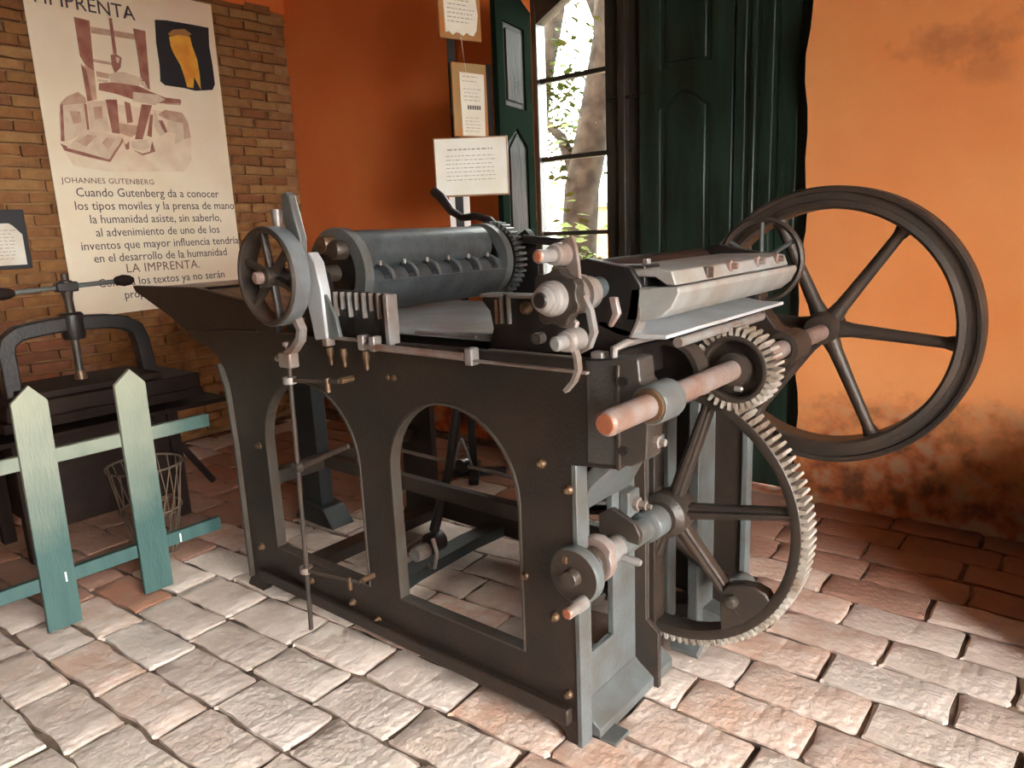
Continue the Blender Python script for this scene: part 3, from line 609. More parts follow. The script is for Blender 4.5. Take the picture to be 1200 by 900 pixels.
# upright bracket behind the wheel
MB().prism([(-2.11, 1.155), (-2.045, 1.165), (-2.05, 1.32), (-2.07, 1.42), (-2.10, 1.455), (-2.14, 1.44), (-2.16, 1.40), (-2.14, 1.30)], 'y', 1.49, 1.53).build('wheel_bracket', PLATE, P, 0.005)
arm = MB().prism([(-2.155, 1.40), (-2.10, 1.42), (-2.09, 1.50), (-2.13, 1.64), (-2.15, 1.655), (-2.175, 1.64), (-2.18, 1.60), (-2.165, 1.52)], 'y', 1.455, 1.485).build('throw_arm', IRONG, P, 0.005)
MB().tube([(-2.215, 1.46, 1.53), (-2.215, 1.46, 1.60)], [0.014, 0.02], 12).build('oil_cup', STEEL, arm)
MB().prism([(-2.055, 1.32), (-2.0, 1.24), (-1.985, 1.17), (-2.06, 1.165)], 'y', 1.50, 1.515).build('bracket_foot', IRONG, P, 0.003)
# curved horn under the wheel to the upright rod
horn = MB().strip([(-2.13, 1.44, 1.235), (-2.11, 1.44, 1.20), (-2.12, 1.44, 1.165), (-2.16, 1.44, 1.13), (-2.205, 1.44, 1.105)], 0.03, 0.022, (1, 0, 0)).build('horn_arm', STEEL, P)
MB().box(-2.24, -2.17, 1.42, 1.46, 1.06, 1.115).build('rod_block', STEEL, horn, 0.006)
MB().lathe([(0.006, 0), (0.006, 0.02), (0.013, 0.022), (0.013, 0.034)], (-2.21, 1.44, 1.115), 'z', 10).build('clamp_screw', STEEL, horn)
MB().lathe([(0.012, -0.03), (0.012, 0), (0.006, 0), (0.006, 0.03)], (-2.245, 1.44, 1.088), 'x', 10).build('clamp_screw', STEEL, horn)
# upright rod with its two guide arms and the hinge link
rod = MB().tube([(-2.205, 1.44, 1.06), (-2.21, 1.44, 0.98), (-2.225, 1.44, 0.5), (-2.245, 1.44, 0.035)], [0.007, 0.008, 0.009, 0.009], 12).build('upright_rod', WHEEL, P)
for zz, xe in ((1.013, -1.99), (0.285, -1.97)):
    g = MB().bar((-2.25, 1.44, zz), (xe, 1.49, zz+0.01), 0.03, 0.014).build('guide_arm', WHEEL, rod)
    MB().torus([(0.012, -0.012), (0.024, -0.012), (0.024, 0.012), (0.012, 0.012)], (-2.212 if zz > 1 else -2.235, 1.44, zz), 'z', 20).build('guide_eye', STEEL, rod)
    MB().tube([(xe, 1.49, zz+0.01), (xe, Y0, zz+0.01)], 0.011, 10).build('guide_stud', BRASS, rod)
    MB().tube([(xe-0.045, 1.47, zz-0.03), (xe-0.045, 1.47, zz+0.02)], 0.008, 8).build('guide_stud', BRASS, rod)
MB().lathe([(0.02, -0.015), (0.02, 0.015)], (-2.22, 1.44, 0.69), 'y', 16).build('link_eye', WHEEL, rod)
MB().tube([(-2.22, 1.455, 0.69), (-2.02, 1.52, 0.78)], [0.012, 0.009], 10).build('link', WHEEL, rod)
# thin rail with lugs along the top of the near frame
rail = MB().tube([(-2.09, 1.515, 1.165), (-1.86, 1.515, 1.165)], 0.007, 8).build('top_rail', STEEL, P)
MB().tube([(-1.86, 1.505, 1.150), (-1.42, 1.505, 1.148)], 0.012, 10).build('top_rail_rod', COPPER, rail)
MB().box(-1.42, -1.00, 1.50, 1.515, 1.135, 1.143).build('top_rail_strip', STEEL, rail, 0.002)
MB().box(-1.38, -0.99, 1.56, 1.575, 1.158, 1.166).build('top_rail_strip', STEEL, rail, 0.002)
for x, dz in ((-2.065, 0.0), (-1.875, 0.0), (-1.40, -0.01), (-1.82, 0.0)):
    MB().box(x-0.014, x+0.014, 1.495, 1.53, 1.135+dz, 1.185+dz).build('rail_lug', STEEL, rail, 0.004)
for x in (-2.065, -1.99, -1.875):
    MB().lathe([(0.012, 0), (0.013, -0.02), (0.008, -0.035), (0.007, -0.06), (0.003, -0.065)], (x, 1.515, 1.13), 'z', 10).build('brass_screw', BRASS, rail)
# ---- ribbed stop plate ("comb") on the near frame
comb = MB().prism([(-2.06, 1.17), (-1.765, 1.16), (-1.765, 1.315), (-2.06, 1.325)], 'y', 1.552, 1.568).build('ribbed_plate', DARK, P, 0.002)
for i in range(8):
    x = -2.045+i*0.037; zb = (1.235, 1.26)[i % 2]
    MB().box(x-0.003, x+0.003, 1.535, 1.555, zb, 1.318).build('rib', STEEL, comb)
MB().box(-1.776, -1.758, 1.52, 1.565, 1.155, 1.315).build('rib', STEEL, comb, 0.002)
# ---- upper carriage sides
UP = [(-1.43, 1.30), (-1.425, 1.322), (-1.21, 1.322), (-1.15, 1.40), (-1.06, 1.42), (-0.99, 1.405), (-0.93, 1.395), (-0.90, 1.35), (-0.905, 1.28), (-0.93, 1.225), (-0.97, 1.19), (-0.99, 1.166), (-1.41, 1.158), (-1.39, 1.22), (-1.40, 1.27)]
for yy, nm in ((1.60, 'near'), (2.42, 'far')):
    cs = MB().prism(UP, 'y', yy, yy+0.04).build('carriage_side', DARK, P, 0.004)
    if nm == 'near':
        MB().box(-1.425, -1.345, yy-0.012, yy, 1.312, 1.320).build('edge_bead', STEEL, cs)
        MB().box(-1.352, -1.345, yy-0.012, yy, 1.237, 1.316).build('edge_bead', STEEL, cs)
        MB().box(-1.325, -1.318, yy-0.012, yy, 1.237, 1.320).build('edge_bead', STEEL, cs)
        MB().box(-1.325, -1.225, yy-0.012, yy, 1.312, 1.320).build('edge_bead', STEEL, cs)
        MB().box(-1.372, -1.362, yy-0.010, yy, 1.235, 1.305).build('rust_strip', COPPER, cs)
        MB().lathe([(0.02, 0), (0.018, -0.012), (0.008, -0.02)], (-1.26, yy, 1.285), 'y', 14).build('boss', BRASS, cs)
        MB().strip([(-0.905, yy+0.02, 1.30), (-0.905, yy+0.02, 1.27), (-0.93, yy+0.02, 1.222), (-0.965, yy+0.02, 1.19)], 0.045, 0.007, (1, 0, 1)).build('edge_bead', STEEL, cs)
        MB().lathe([(0.016, 0), (0.014, -0.014), (0.006, -0.02)], (-1.08, yy, 1.20), 'y', 12).build('screw', BRASS, cs)
# ---- type bed and feed board
bed = MB().box(-2.42, -1.42, 1.62, 2.40, 1.175, 1.20).build('type_bed', PLATE, P, 0.004)
MB().box(-2.42, -1.0, 1.64, 2.38, 1.08, 1.17).build('bed_carriage', DARK, P, 0.006)
MB().tube([(-1.72, 1.60, 1.19), (-1.46, 1.60, 1.19)], 0.005, 8).build('bed_rod', STEEL, bed)
arml = holed('feed_arm', DARK, P, [(-3.585, 1.315), (-3.0, 1.317), (-2.60, 1.264), (-2.42, 1.21), (-2.42, 1.15), (-2.62, 1.155), (-2.97, 1.13), (-3.12, 1.12), (-3.25, 1.18), (-3.47, 1.257), (-3.56, 1.285)][::-1], [], Y0, Y0+0.03, 0.004)
arm2 = holed('feed_arm', DARK, P, [(-3.585, 1.315), (-3.0, 1.317), (-2.60, 1.264), (-2.42, 1.21), (-2.42, 1.15), (-2.62, 1.155), (-2.97, 1.13), (-3.12, 1.12), (-3.25, 1.18), (-3.47, 1.257), (-3.56, 1.285)][::-1], [], YF, YF+0.03, 0.004)
fbd = MB().prism([(-3.62, 1.300), (-3.01, 1.302), (-2.61, 1.246), (-2.55, 1.22), (-2.55, 1.20), (-2.62, 1.226), (-3.02, 1.282), (-3.62, 1.28)], 'y', Y0+0.03, YF).build('feed_board', BOARD, P, 0.003)
MB().box(-3.0, -2.985, 1.57, 2.44, 1.302, 1.314).build('feed_cleat', DKW, fbd, 0.002)
MB().tube([(-3.03, 1.545, 1.14), (-2.55, 1.54, 1.155)], 0.006, 8).build('arm_seam', IRON, arml)
# ---- ink fountain across the press
FP = [(-1.05, 1.385), (-0.985, 1.40), (-0.90, 1.392), (-0.85, 1.392), (-0.825, 1.382), (-0.808, 1.345), (-0.84, 1.338), (-0.80, 1.348), (-0.798, 1.335), (-0.815, 1.30), (-0.845, 1.275), (-0.89, 1.262), (-0.93, 1.262), (-0.99, 1.275), (-0.94, 1.30), (-0.93, 1.34), (-1.05, 1.35)]
body = [(-0.93, 1.345), (-0.80, 1.350), (-0.797, 1.335), (-0.815, 1.30), (-0.845, 1.275), (-0.89, 1.262), (-0.945, 1.262), (-0.935, 1.30)]
ft = MB().prism(body, 'y', 1.60, 2.44).build('ink_fountain', TIN, P, 0.004)
MB().prism([(-1.04, 1.392), (-0.86, 1.392), (-0.825, 1.386), (-0.812, 1.352), (-0.838, 1.352), (-0.87, 1.372), (-1.04, 1.372)], 'y', 1.615, 2.40).build('fountain_bar', TIN, ft, 0.004)
MB().box(-1.08, -0.90, 1.62, 1.70, 1.33, 1.40).build('fountain_cheek', DARK, ft, 0.004)
for yy in (1.74, 1.92, 2.11, 2.28):
    MB().bar((-0.838, yy-0.05, 1.376), (-0.838, yy+0.045, 1.372), 0.010, 0.004, (1, 0, 0.5)).build('slot', DARK, ft)
for yy in (1.95, 2.15, 2.31):
    MB().lathe([(0.016, 0), (0.016, 0.012), (0.009, 0.014), (0.009, 0.03)], (-0.826, yy, 1.378), 'x', 10).build('thumb_screw', COPPER, ft)
MB().box(-0.828, -0.812, 1.79, 1.83, 1.355, 1.385).build('fountain_lug', WHEEL, ft, 0.003)
MB().box(-0.93, -0.915, 1.66, 1.68, 1.40, 1.415).build('square_nut', STEEL, ft, 0.002)
tr = [(-1.02, 1.262), (-0.96, 1.243), (-0.90, 1.232), (-0.83, 1.232), (-0.83, 1.222), (-0.90, 1.218), (-0.97, 1.226), (-1.03, 1.248)]
MB().prism(tr, 'y', 1.60, 2.42).build('fountain_tray', PLATE, P, 0.002)
mb = MB().tube([(-0.955, 1.56, 1.155), (-0.958, 1.565, 1.195), (-0.94, 1.59, 1.207), (-0.93, 1.8, 1.207)], 0.011, 10); mb.build('tray_support', STEEL, P)
MB().tube([(-0.86, 1.72, 1.195), (-0.86, 2.30, 1.195)], 0.014, 12).build('tray_roller', STEEL, P)
MB().box(-1.02, -0.985, 1.55, 1.585, 1.166, 1.185).build('square_nut', STEEL, P, 0.003)
# ink rollers seen behind the fountain
MB().lathe([(0.028, 1.50), (0.028, 1.60), (0.045, 1.66), (0.048, 1.74), (0.040, 1.76)], (-1.02, 0, 1.345), 'y', 28).build('roller_sleeve', ROLL, P)
MB().lathe([(0.05, 1.66), (0.05, 2.40)], (-1.12, 0, 1.36), 'y', 28).build('ink_roller', DARK, P)
MB().lathe([(0.045, 1.66), (0.045, 2.40)], (-1.15, 0, 1.27), 'y', 28).build('ink_roller', DARK, P)
ring = MB().torus([(0.128, 2.49), (0.138, 2.485), (0.146, 2.49), (0.146, 2.505), (0.138, 2.51), (0.128, 2.505)], (-0.94, 0, 1.362), 'y', 56).build('ring_wheel', WHEEL, P)
for a in (90, 150, 210, 330, 30): MB().tube([(-0.94, 2.5, 1.362), (-0.94+0.13*cos(R(a)), 2.5, 1.362+0.13*sin(R(a)))], 0.007, 8).build('spoke', IRONG, ring)
MB().lathe([(0.03, 2.46), (0.03, 2.53)], (-0.94, 0, 1.362), 'y', 20).build('hub', DARK, ring)
# ---- roller head: stacked studs, levers and hook at the near end
HX, HZ = -1.02, 1.337
hd = MB().lathe([(0.02, 1.345), (0.024, 1.348), (0.030, 1.352), (0.030, 1.362), (0.036, 1.366), (0.036, 1.375), (0.042, 1.38), (0.042, 1.40)], (HX, 0, HZ), 'y', 32).build('roller_head', STEEL, P)
MB().lathe([(0.003, 1.338), (0.017, 1.34), (0.020, 1.346)], (HX, 0, HZ), 'y', 20).build('head_centre', DARK, hd)
rat = [(HX+(0.062 if i % 4 < 2 else 0.072)*cos(2*pi*i/28), HZ+(0.062 if i % 4 < 2 else 0.072)*sin(2*pi*i/28)) for i in range(28)]
MB().prism(rat, 'y', 1.40, 1.435).build('ratchet', WHEEL, hd, 0.003)
for i, (r_, ya) in enumerate(((0.042, 1.47), (0.048, 1.50), (0.042, 1.53))): MB().torus([(0.02, ya), (r_, ya), (r_, ya+0.02), (0.02, ya+0.02)], (HX, 0, HZ), 'y', 28).build('collar', STEEL, hd)
TX, TZ = -1.03, 1.437
st = MB().lathe([(0.012, 1.352), (0.016, 1.356), (0.016, 1.41), (0.024, 1.412), (0.026, 1.42), (0.022, 1.425), (0.029, 1.43), (0.029, 1.455)], (TX, 0, TZ), 'y', 24).build('upper_stud', STEEL, hd)
MB().lathe([(0.003, 1.349), (0.011, 1.350), (0.014, 1.354)], (TX, 0, TZ), 'y', 16).build('stud_end', RUSTEND, hd)
MB().strip([(-1.022, 1.462, 1.475), (-1.012, 1.462, 1.45), (-1.006, 1.462, 1.41), (-1.0, 1.462, 1.335)], 0.012, 0.034, (1, 0, 0)).build('upper_lever', STEEL, hd)
MB().strip([(-0.985, 1.47, 1.335), (-0.965, 1.47, 1.30), (-0.955, 1.47, 1.25), (-0.97, 1.47, 1.215), (-1.0, 1.47, 1.20)], 0.018, 0.014, (1, 0, 0)).build('lower_lever', STEEL, hd)
MB().lathe([(0.012, 1.355), (0.018, 1.36), (0.018, 1.39), (0.024, 1.392), (0.024, 1.40), (0.020, 1.403), (0.028, 1.41), (0.028, 1.455), (0.022, 1.46)], (-0.99, 0, 1.235), 'y', 24).build('lower_stud', STEEL, hd)
MB().lathe([(0.014, 1.335), (0.014, 1.36)], (-1.03, 0, 1.248), 'y', 14).build('stud_end', WHEEL, hd)
MB().strip([(-0.985, 1.425, 1.222), (-0.975, 1.425, 1.195), (-0.972, 1.425, 1.165), (-0.985, 1.425, 1.135), (-1.01, 1.425, 1.108)], 0.02, 0.010, (1, 0, 0)).build('hook', STEEL, hd)
MB().prism([(-1.02, 1.30), (-0.985, 1.275), (-0.99, 1.255), (-1.035, 1.262), (-1.06, 1.28)], 'y', 1.44, 1.455).build('pawl', COPPER, hd, 0.003)
MB().prism([(-0.945, 1.33), (-0.925, 1.33), (-0.915, 1.29), (-0.94, 1.255), (-0.95, 1.26), (-0.935, 1.29)], 'y', 1.52, 1.535).build('pawl', COPPER, hd, 0.003)
MB().tube([(HX, 1.33+0.13, HZ), (HX, 1.62, HZ)], 0.02, 12).build('head_spindle', STEEL, hd)
# ---- inner works seen through the openings
pul = MB().torus([(0.085, 1.86), (0.10, 1.86), (0.10, 1.93), (0.085, 1.93)], (-0.965, 0, 1.075), 'y', 48).build('inner_pulley', WHEEL, P)
MB().lathe([(0.086, 1.905), (0.086, 1.915)], (-0.965, 0, 1.075), 'y', 32).build('pulley_web', DARK, pul)
MB().box(-1.12, -1.09, 2.02, 2.09, 0.05, 1.10).build('inner_post', IRON, P, 0.004)
MB().box(-1.13, -1.10, 2.14, 2.20, 0.12, 1.10).build('inner_post', IRONG, P, 0.004)
MB().box(-2.72, -1.12, 1.885, 1.925, 0.475, 0.535).build('cross_bar', WHEEL, P, 0.004)
MB().tube([(-2.75, 2.2, 0.505), (-1.12, 2.2, 0.49)], 0.009, 8).build('tie_rod', STEEL, P)
for x in (-2.72, -1.16):
    MB().box(x-0.03, x+0.03, Y0+0.03, YF, 0.47, 0.53).build('cross_bar', WHEEL, P, 0.004)
MB().strip([(-2.165, Y0+0.035, 0.05), (-2.165, 1.9, 0.10), (-2.165, 2.25, 0.11), (-2.165, YF, 0.10)], 0.09, 0.05, (0, 0, 1)).build('tie_beam', TEALI, P)
MB().strip([(-2.6, Y0+0.035, 0.10), (-2.6, YF, 0.10)], 0.09, 0.05, (0, 0, 1)).build('tie_beam', IRON, P)
MB().box(-3.30, -3.14, 2.16, 2.24, 0.0, 1.28).build('board_support', TEALI, P, 0.006)
MB().prism([(-3.36, 0), (-3.02, 0), (-3.10, 0.1), (-3.28, 0.12)], 'y', 2.13, 2.27).build('support_foot', TEALI, P, 0.006)
lk = MB().tube([(-1.95, 2.02, 0.86), (-2.03, 2.02, 0.55), (-2.10, 1.98, 0.28)], [0.022, 0.018, 0.022], 12).build('drive_link', DARK, P)
MB().lathe([(0.045, -0.03), (0.045, 0.03)], (-2.10, 1.98, 0.23), 'y', 20).build('knuckle', DARK, lk)
MB().lathe([(0.03, -0.05), (0.034, 0.0), (0.03, 0.02)], (-2.12, 1.93, 0.20), 'y', 16).build('knuckle_cap', STEEL, lk)
MB().tube([(-2.06, 1.93, 0.27), (-2.03, 1.92, 0.22), (-2.05, 1.92, 0.15), (-2.09, 1.93, 0.14)], 0.010, 8).build('link_hook', STEEL, lk)
MB().tube([(-2.12, 2.2, 0.62), (-2.17, 2.2, 0.51), (-2.07, 2.2, 0.51), (-2.12, 2.2, 0.62)], 0.006, 8).build('wire_stirrup', STEEL, P)
MB().lathe([(0.03, -0.02), (0.03, 0.02)], (-2.12, 2.2, 0.50), 'y', 16).build('stirrup_ring', DARK, P)
MB().tube([(-1.30, 2.28, 0.44), (-1.18, 2.30, 0.37), (-0.96, 2.32, 0.235)], [0.028, 0.026, 0.022], 14).build('connecting_rod', WHEEL, P)
MB().lathe([(0.03, -0.04), (0.05, -0.035), (0.054, 0.0), (0.045, 0.04)], (-0.905, 2.30, 0.235), 'y', 20).build('rod_head', IRONG, P)
MB().strip([(-1.02, 2.10, 0.045), (-1.02, 2.2, 0.10), (-1.02, 2.30, 0.03)], 0.10, 0.03, (0, 0, 1)).build('floor_clamp', IRONG, P)

# ============================================================ PICKET FENCE
fn = thing('picket_fence', 'low teal painted picket fence section with pointed tops at left, their pale light painted in', 'fence', (-3.15, 1.2, 0))
def picket(yc, lean, side=0):
    h = 1.0; wv = 0.062; o = MB()
    poly = [(-wv, 0.008), (wv, 0.008), (wv, h-0.065), (0.005, h), (-wv, h-0.06)]
    mb = MB().prism(poly, 'x', 0, 0.022)
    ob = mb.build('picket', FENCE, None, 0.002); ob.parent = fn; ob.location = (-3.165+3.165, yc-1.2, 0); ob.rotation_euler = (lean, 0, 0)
    return ob
picket(0.893, -0.016); picket(1.272, -0.008); picket(0.515, 0.01); picket(0.14, -0.01)
for zz, ya, yb, dz in ((0.703, -0.3, 1.61, 0.0), (0.203, -0.3, 1.60, -0.002)):
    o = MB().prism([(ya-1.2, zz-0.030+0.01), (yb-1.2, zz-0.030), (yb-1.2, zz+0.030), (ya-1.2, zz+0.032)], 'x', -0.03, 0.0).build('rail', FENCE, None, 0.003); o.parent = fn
for (yy, zz) in ((0.92, 0.215), (1.40, 0.20)):
    MB().box(-3.149 if yy > 1 else -3.127, -3.147 if yy > 1 else -3.125, yy, yy+0.006, zz-0.02, zz+0.02).build('paint_chip', STUDP, fn, smooth=0)

# ============================================================ COPYING PRESS on its stand
XC = -4.1
st = thing('press_stand', 'dark wooden stand holding the small screw copying press behind the fence', 'stand', (XC, 1.45, 0))
MB().box(-4.42, -3.86, 1.0, 1.96, 0.67, 0.72).build('stand_top', DKW, st, 0.006)
MB().box(-4.40, -3.90, 0.98, 2.12, 0.60, 0.625).build('shelf', DKW, st, 0.004)
MB().box(-4.38, -3.94, 1.10, 1.78, 0.14, 0.60).build('cabinet_body', DKW, st, 0.006)
for y in (1.06, 1.80):
    for x in (-4.36, -3.95): MB().bar((x, y, 0), (x, y, 0.60), 0.06, 0.06, (1, 0, 0)).build('leg', DKW, st, 0.004)
MB().bar((-3.92, 1.70, 0.60), (-3.92, 1.98, 0.15), 0.03, 0.03).build('brace', DKW, st)
cp = thing('copying_press', 'black iron screw copying press with arched frame and cross handle', 'press', (XC, 1.45, 0.72))
MB().box(-4.38, -3.86, 1.02, 1.95, 0.72, 0.80).build('base_bed', DKW, cp, 0.008)
MB().box(-4.30, -3.90, 1.12, 1.76, 0.80, 0.835).build('platen', DKW, cp, 0.006)
apts = [(XC, 1.125, 0.80), (XC, 1.125, 0.90), (XC, 1.125, 1.02), (XC, 1.14, 1.07), (XC, 1.19, 1.105), (XC, 1.28, 1.118), (XC, 1.42, 1.128), (XC, 1.60, 1.118), (XC, 1.69, 1.10), (XC, 1.745, 1.06), (XC, 1.765, 1.0), (XC, 1.775, 0.90), (XC, 1.78, 0.80)]
MB().strip(apts, 0.075, 0.075, (1, 0, 0)).build('arch_frame', DARK, cp, 0.008)
MB().lathe([(0.05, -0.075), (0.056, -0.06), (0.056, 0.05), (0.048, 0.06)], (XC, 1.44, 1.12), 'z', 24).build('screw_nut', DARK, cp)
sc = MB().lathe([(0.020, 0.83), (0.020, 0.95), (0.02, 1.24), (0.024, 1.26), (0.03, 1.29), (0.03, 1.34), (0.016, 1.345), (0.016, 1.375), (0.004, 1.38)], (XC, 1.44, 0), 'z', 18).build('screw', WHEEL, cp)
MB().lathe([(0.03, 0.835), (0.03, 0.85), (0.022, 0.88)], (XC, 1.44, 0), 'z', 20).build('screw_foot', BRASS, cp)
hb = MB().tube([(XC, 1.21, 1.302), (XC, 1.67, 1.318)], 0.012, 10).build('handle_bar', IRONG, cp)
MB().box(XC-0.03, XC+0.03, 1.39, 1.49, 1.285, 1.335).build('handle_boss', DARK, cp, 0.008)
for (ya, yb, z_) in ((1.10, 1.21, 1.30), (1.67, 1.775, 1.32)):
    MB().lathe([(0.008, ya), (0.022, ya+0.015), (0.031, (ya+yb)/2), (0.026, yb-0.02), (0.014, yb)], (XC, 0, z_), 'y', 18).build('handle_knob', DKW, cp)
# wire basket beneath
bk = thing('wire_basket', 'faint brown wire basket on the floor behind the right picket', 'basket', (-3.55, 1.46, 0))
for i in range(18):
    a = 2*pi*i/18; MB().tube([(-3.55+0.10*cos(a), 1.46+0.09*sin(a), 0.012), (-3.55+0.15*cos(a+0.3), 1.46+0.13*sin(a+0.3), 0.24), (-3.55+0.18*cos(a+0.6), 1.46+0.16*sin(a+0.6), 0.46)], 0.003, 5).build('wire', BASKM, bk)
for z_, r_ in ((0.012, 0.095), (0.24, 0.14), (0.46, 0.17)):
    MB().torus([(r_-0.004, z_-0.004), (r_+0.004, z_-0.004), (r_+0.004, z_+0.004), (r_-0.004, z_+0.004)], (-3.55, 1.46, 0), 'z', 28).build('hoop', BASKM, bk)

# ============================================================ BANNER on the left wall
BX = XL+0.02
bn = thing('poster', 'tall cream poster about printing hanging on the brick wall', 'poster', (BX, 2.57, 2.1))
ny, nz = 24, 30; mb = MB(); z0, z1 = 1.03, 3.24; y0_, y1_ = 1.935, 3.205
def bx(u, v):   # gentle sag and ripple of the vinyl
    return BX+0.012+ (0.03*(1-v/0.12)**2 if v < 0.12 else 0)
for t in (0, 0.002):
    mb.v += [(bx(i/ny, j/nz)-t, y0_+(y1_-y0_)*i/ny, z0+(z1-z0)*j/nz+0.012*sin(i/ny*3)*(j == 0)) for j in range(nz+1) for i in range(ny+1)]
N = (ny+1)*(nz+1)
for s_ in (0, 1):
    mb.f += [tuple(s_*N+k for k in (j*(ny+1)+i, j*(ny+1)+i+1, (j+1)*(ny+1)+i+1, (j+1)*(ny+1)+i)) for j in range(nz) for i in range(ny)]
mb.build('sheet', BANNERM, bn, smooth=180)
def bpl(yc, zc):
    def f(u, v, w):
        y = yc+u; z = zc+v; uu = (y-y0_)/(y1_-y0_); vv = (z-z0)/(z1-z0)
        return (bx(min(max(uu, 0), 1), min(max(vv, 0), 1))+0.003+w, y, z)
    return f
Lw = y1_-y0_
text('LA IMPRENTA', 0.125, 'title_lettering', INK, bn, bpl(2.621, 3.026), 'RIGHT', sx=0.98)
text('JOHANNES GUTENBERG', 0.052, 'name_lettering', INKR, bn, bpl(1.985, 1.925), sx=1.02, bold=True)
lines = [('Cuando Gutenberg da a conocer', 1.838, 2.57, 0.98), ('los tipos moviles y la prensa de mano', 1.750, 2.62, 0.985), ('la humanidad asiste, sin saberlo,', 1.660, 2.60, 0.96),
         ('al advenimiento de uno de los', 1.571, 2.60, 0.96), ('inventos que mayor influencia tendría', 1.483, 2.62, 0.985), ('en el desarrollo de la humanidad', 1.397, 2.60, 0.96),
         ('LA IMPRENTA.', 1.315, 2.585, 1.0), ('Con ella los textos ya no serán', 1.226, 2.58, 0.96), ('propiedad', 1.135, 2.42, 0.95)]
for s_, zz, yc, sx in lines:
    text(s_, 0.083 if not s_.startswith('LA') else 0.088, 'lettering', INK if s_[0] != 'L' else INKR, bn, bpl(yc, zz), 'CENTER', s_.startswith('LA'), sx=sx*0.94)
def flat(name, m, polys, t=0.0008, zoff=0.002):
    mb = MB()
    for poly in polys:
        n = len(poly); vs = []
        for w_ in (zoff, zoff+t): vs += [bpl(0, 0)(p[0], p[1], w_) for p in poly]
        mb.add(vs, [tuple(range(n)), tuple(range(n, 2*n))]+[(i, (i+1) % n, n+(i+1) % n, n+i) for i in range(n)])
    o = mb.build(name, m, bn, smooth=0)
    if len(polys) > 1: o['kind'] = 'stuff'
    return o
def quadline(p, q_, w_):
    p = Vector(p); q_ = Vector(q_); t = (q_-p).normalized(); n = Vector((-t.y, t.x))*w_/2
    return [tuple(p+n), tuple(q_+n), tuple(q_-n), tuple(p-n)]
# printed picture, flat inks on the sheet (y, z of the banner)
flat('printed_ground', SEPG, [[(2.022, 2.141), (2.033, 2.355), (2.069, 2.440), (2.146, 2.495), (2.223, 2.468), (2.884, 2.429), (2.913, 2.271), (2.898, 2.107), (2.827, 2.023), (2.287, 2.006), (2.075, 2.035)]], zoff=0.001)
flat('printed_shade', SEPM, [[(2.050, 2.426), (2.096, 2.472), (2.171, 2.510), (2.213, 2.478), (2.213, 2.443), (2.065, 2.416)],
     [(2.312, 2.935), (2.601, 2.935), (2.596, 2.898), (2.311, 2.894)],
     [(2.293, 2.732), (2.419, 2.726), (2.414, 2.707), (2.293, 2.712)],
     [(2.305, 2.656), (2.389, 2.649), (2.384, 2.616), (2.306, 2.621)],
     [(2.685, 2.412), (2.745, 2.450), (2.871, 2.441), (2.906, 2.378), (2.913, 2.271), (2.859, 2.254), (2.867, 2.361), (2.750, 2.385)],
     [(2.380, 2.336), (2.538, 2.323), (2.518, 2.270), (2.474, 2.242), (2.383, 2.274)],
     [(2.721, 2.518), (2.868, 2.520), (2.867, 2.494), (2.751, 2.489)],
     [(2.232, 2.682), (2.295, 2.667), (2.284, 2.474), (2.252, 2.464), (2.232, 2.564)]], zoff=0.003)
flat('printed_timber', SEPD, [[(2.217, 2.976), (2.311, 2.970), (2.293, 2.655), (2.244, 2.684), (2.217, 2.739)],
     [(2.216, 2.692), (2.245, 2.649), (2.252, 2.464), (2.221, 2.455)],
     [(2.594, 2.971), (2.677, 2.966), (2.654, 2.575), (2.599, 2.607), (2.600, 2.794)],
     [(2.440, 3.010), (2.459, 3.011), (2.459, 2.786), (2.434, 2.782)],
     [(2.416, 2.773), (2.453, 2.785), (2.487, 2.765), (2.472, 2.702), (2.427, 2.654), (2.414, 2.707)],
     [(2.312, 2.579), (2.400, 2.596), (2.553, 2.601), (2.659, 2.563), (2.757, 2.535), (2.870, 2.534), (2.873, 2.508), (2.696, 2.490), (2.525, 2.498), (2.414, 2.524), (2.305, 2.536)],
     [(2.339, 2.479), (2.415, 2.487), (2.401, 2.262), (2.351, 2.265)],
     [(2.464, 2.480), (2.501, 2.471), (2.502, 2.345), (2.462, 2.336)],
     [(2.580, 2.472), (2.653, 2.473), (2.552, 2.234), (2.499, 2.231)],
     [(2.630, 2.407), (2.651, 2.409), (2.619, 2.252), (2.589, 2.263)],
     [(2.686, 2.373), (2.714, 2.375), (2.741, 2.299), (2.715, 2.284)],
     [(2.049, 2.420), (2.066, 2.422), (2.041, 2.190), (2.018, 2.188)],
     [(2.011, 2.176), (2.080, 2.144), (2.193, 2.114), (2.299, 2.088), (2.383, 2.186), (2.416, 2.238), (2.419, 2.213), (2.309, 2.069), (2.179, 2.094), (2.032, 2.130)],
     [(2.414, 2.226), (2.430, 2.157), (2.450, 2.164), (2.458, 2.216), (2.428, 2.189)],
     [(2.475, 2.159), (2.538, 2.137), (2.594, 2.153), (2.618, 2.226), (2.632, 2.155), (2.536, 2.124)],
     [(2.195, 2.441), (2.212, 2.436), (2.206, 2.273), (2.191, 2.272)]], zoff=0.004)
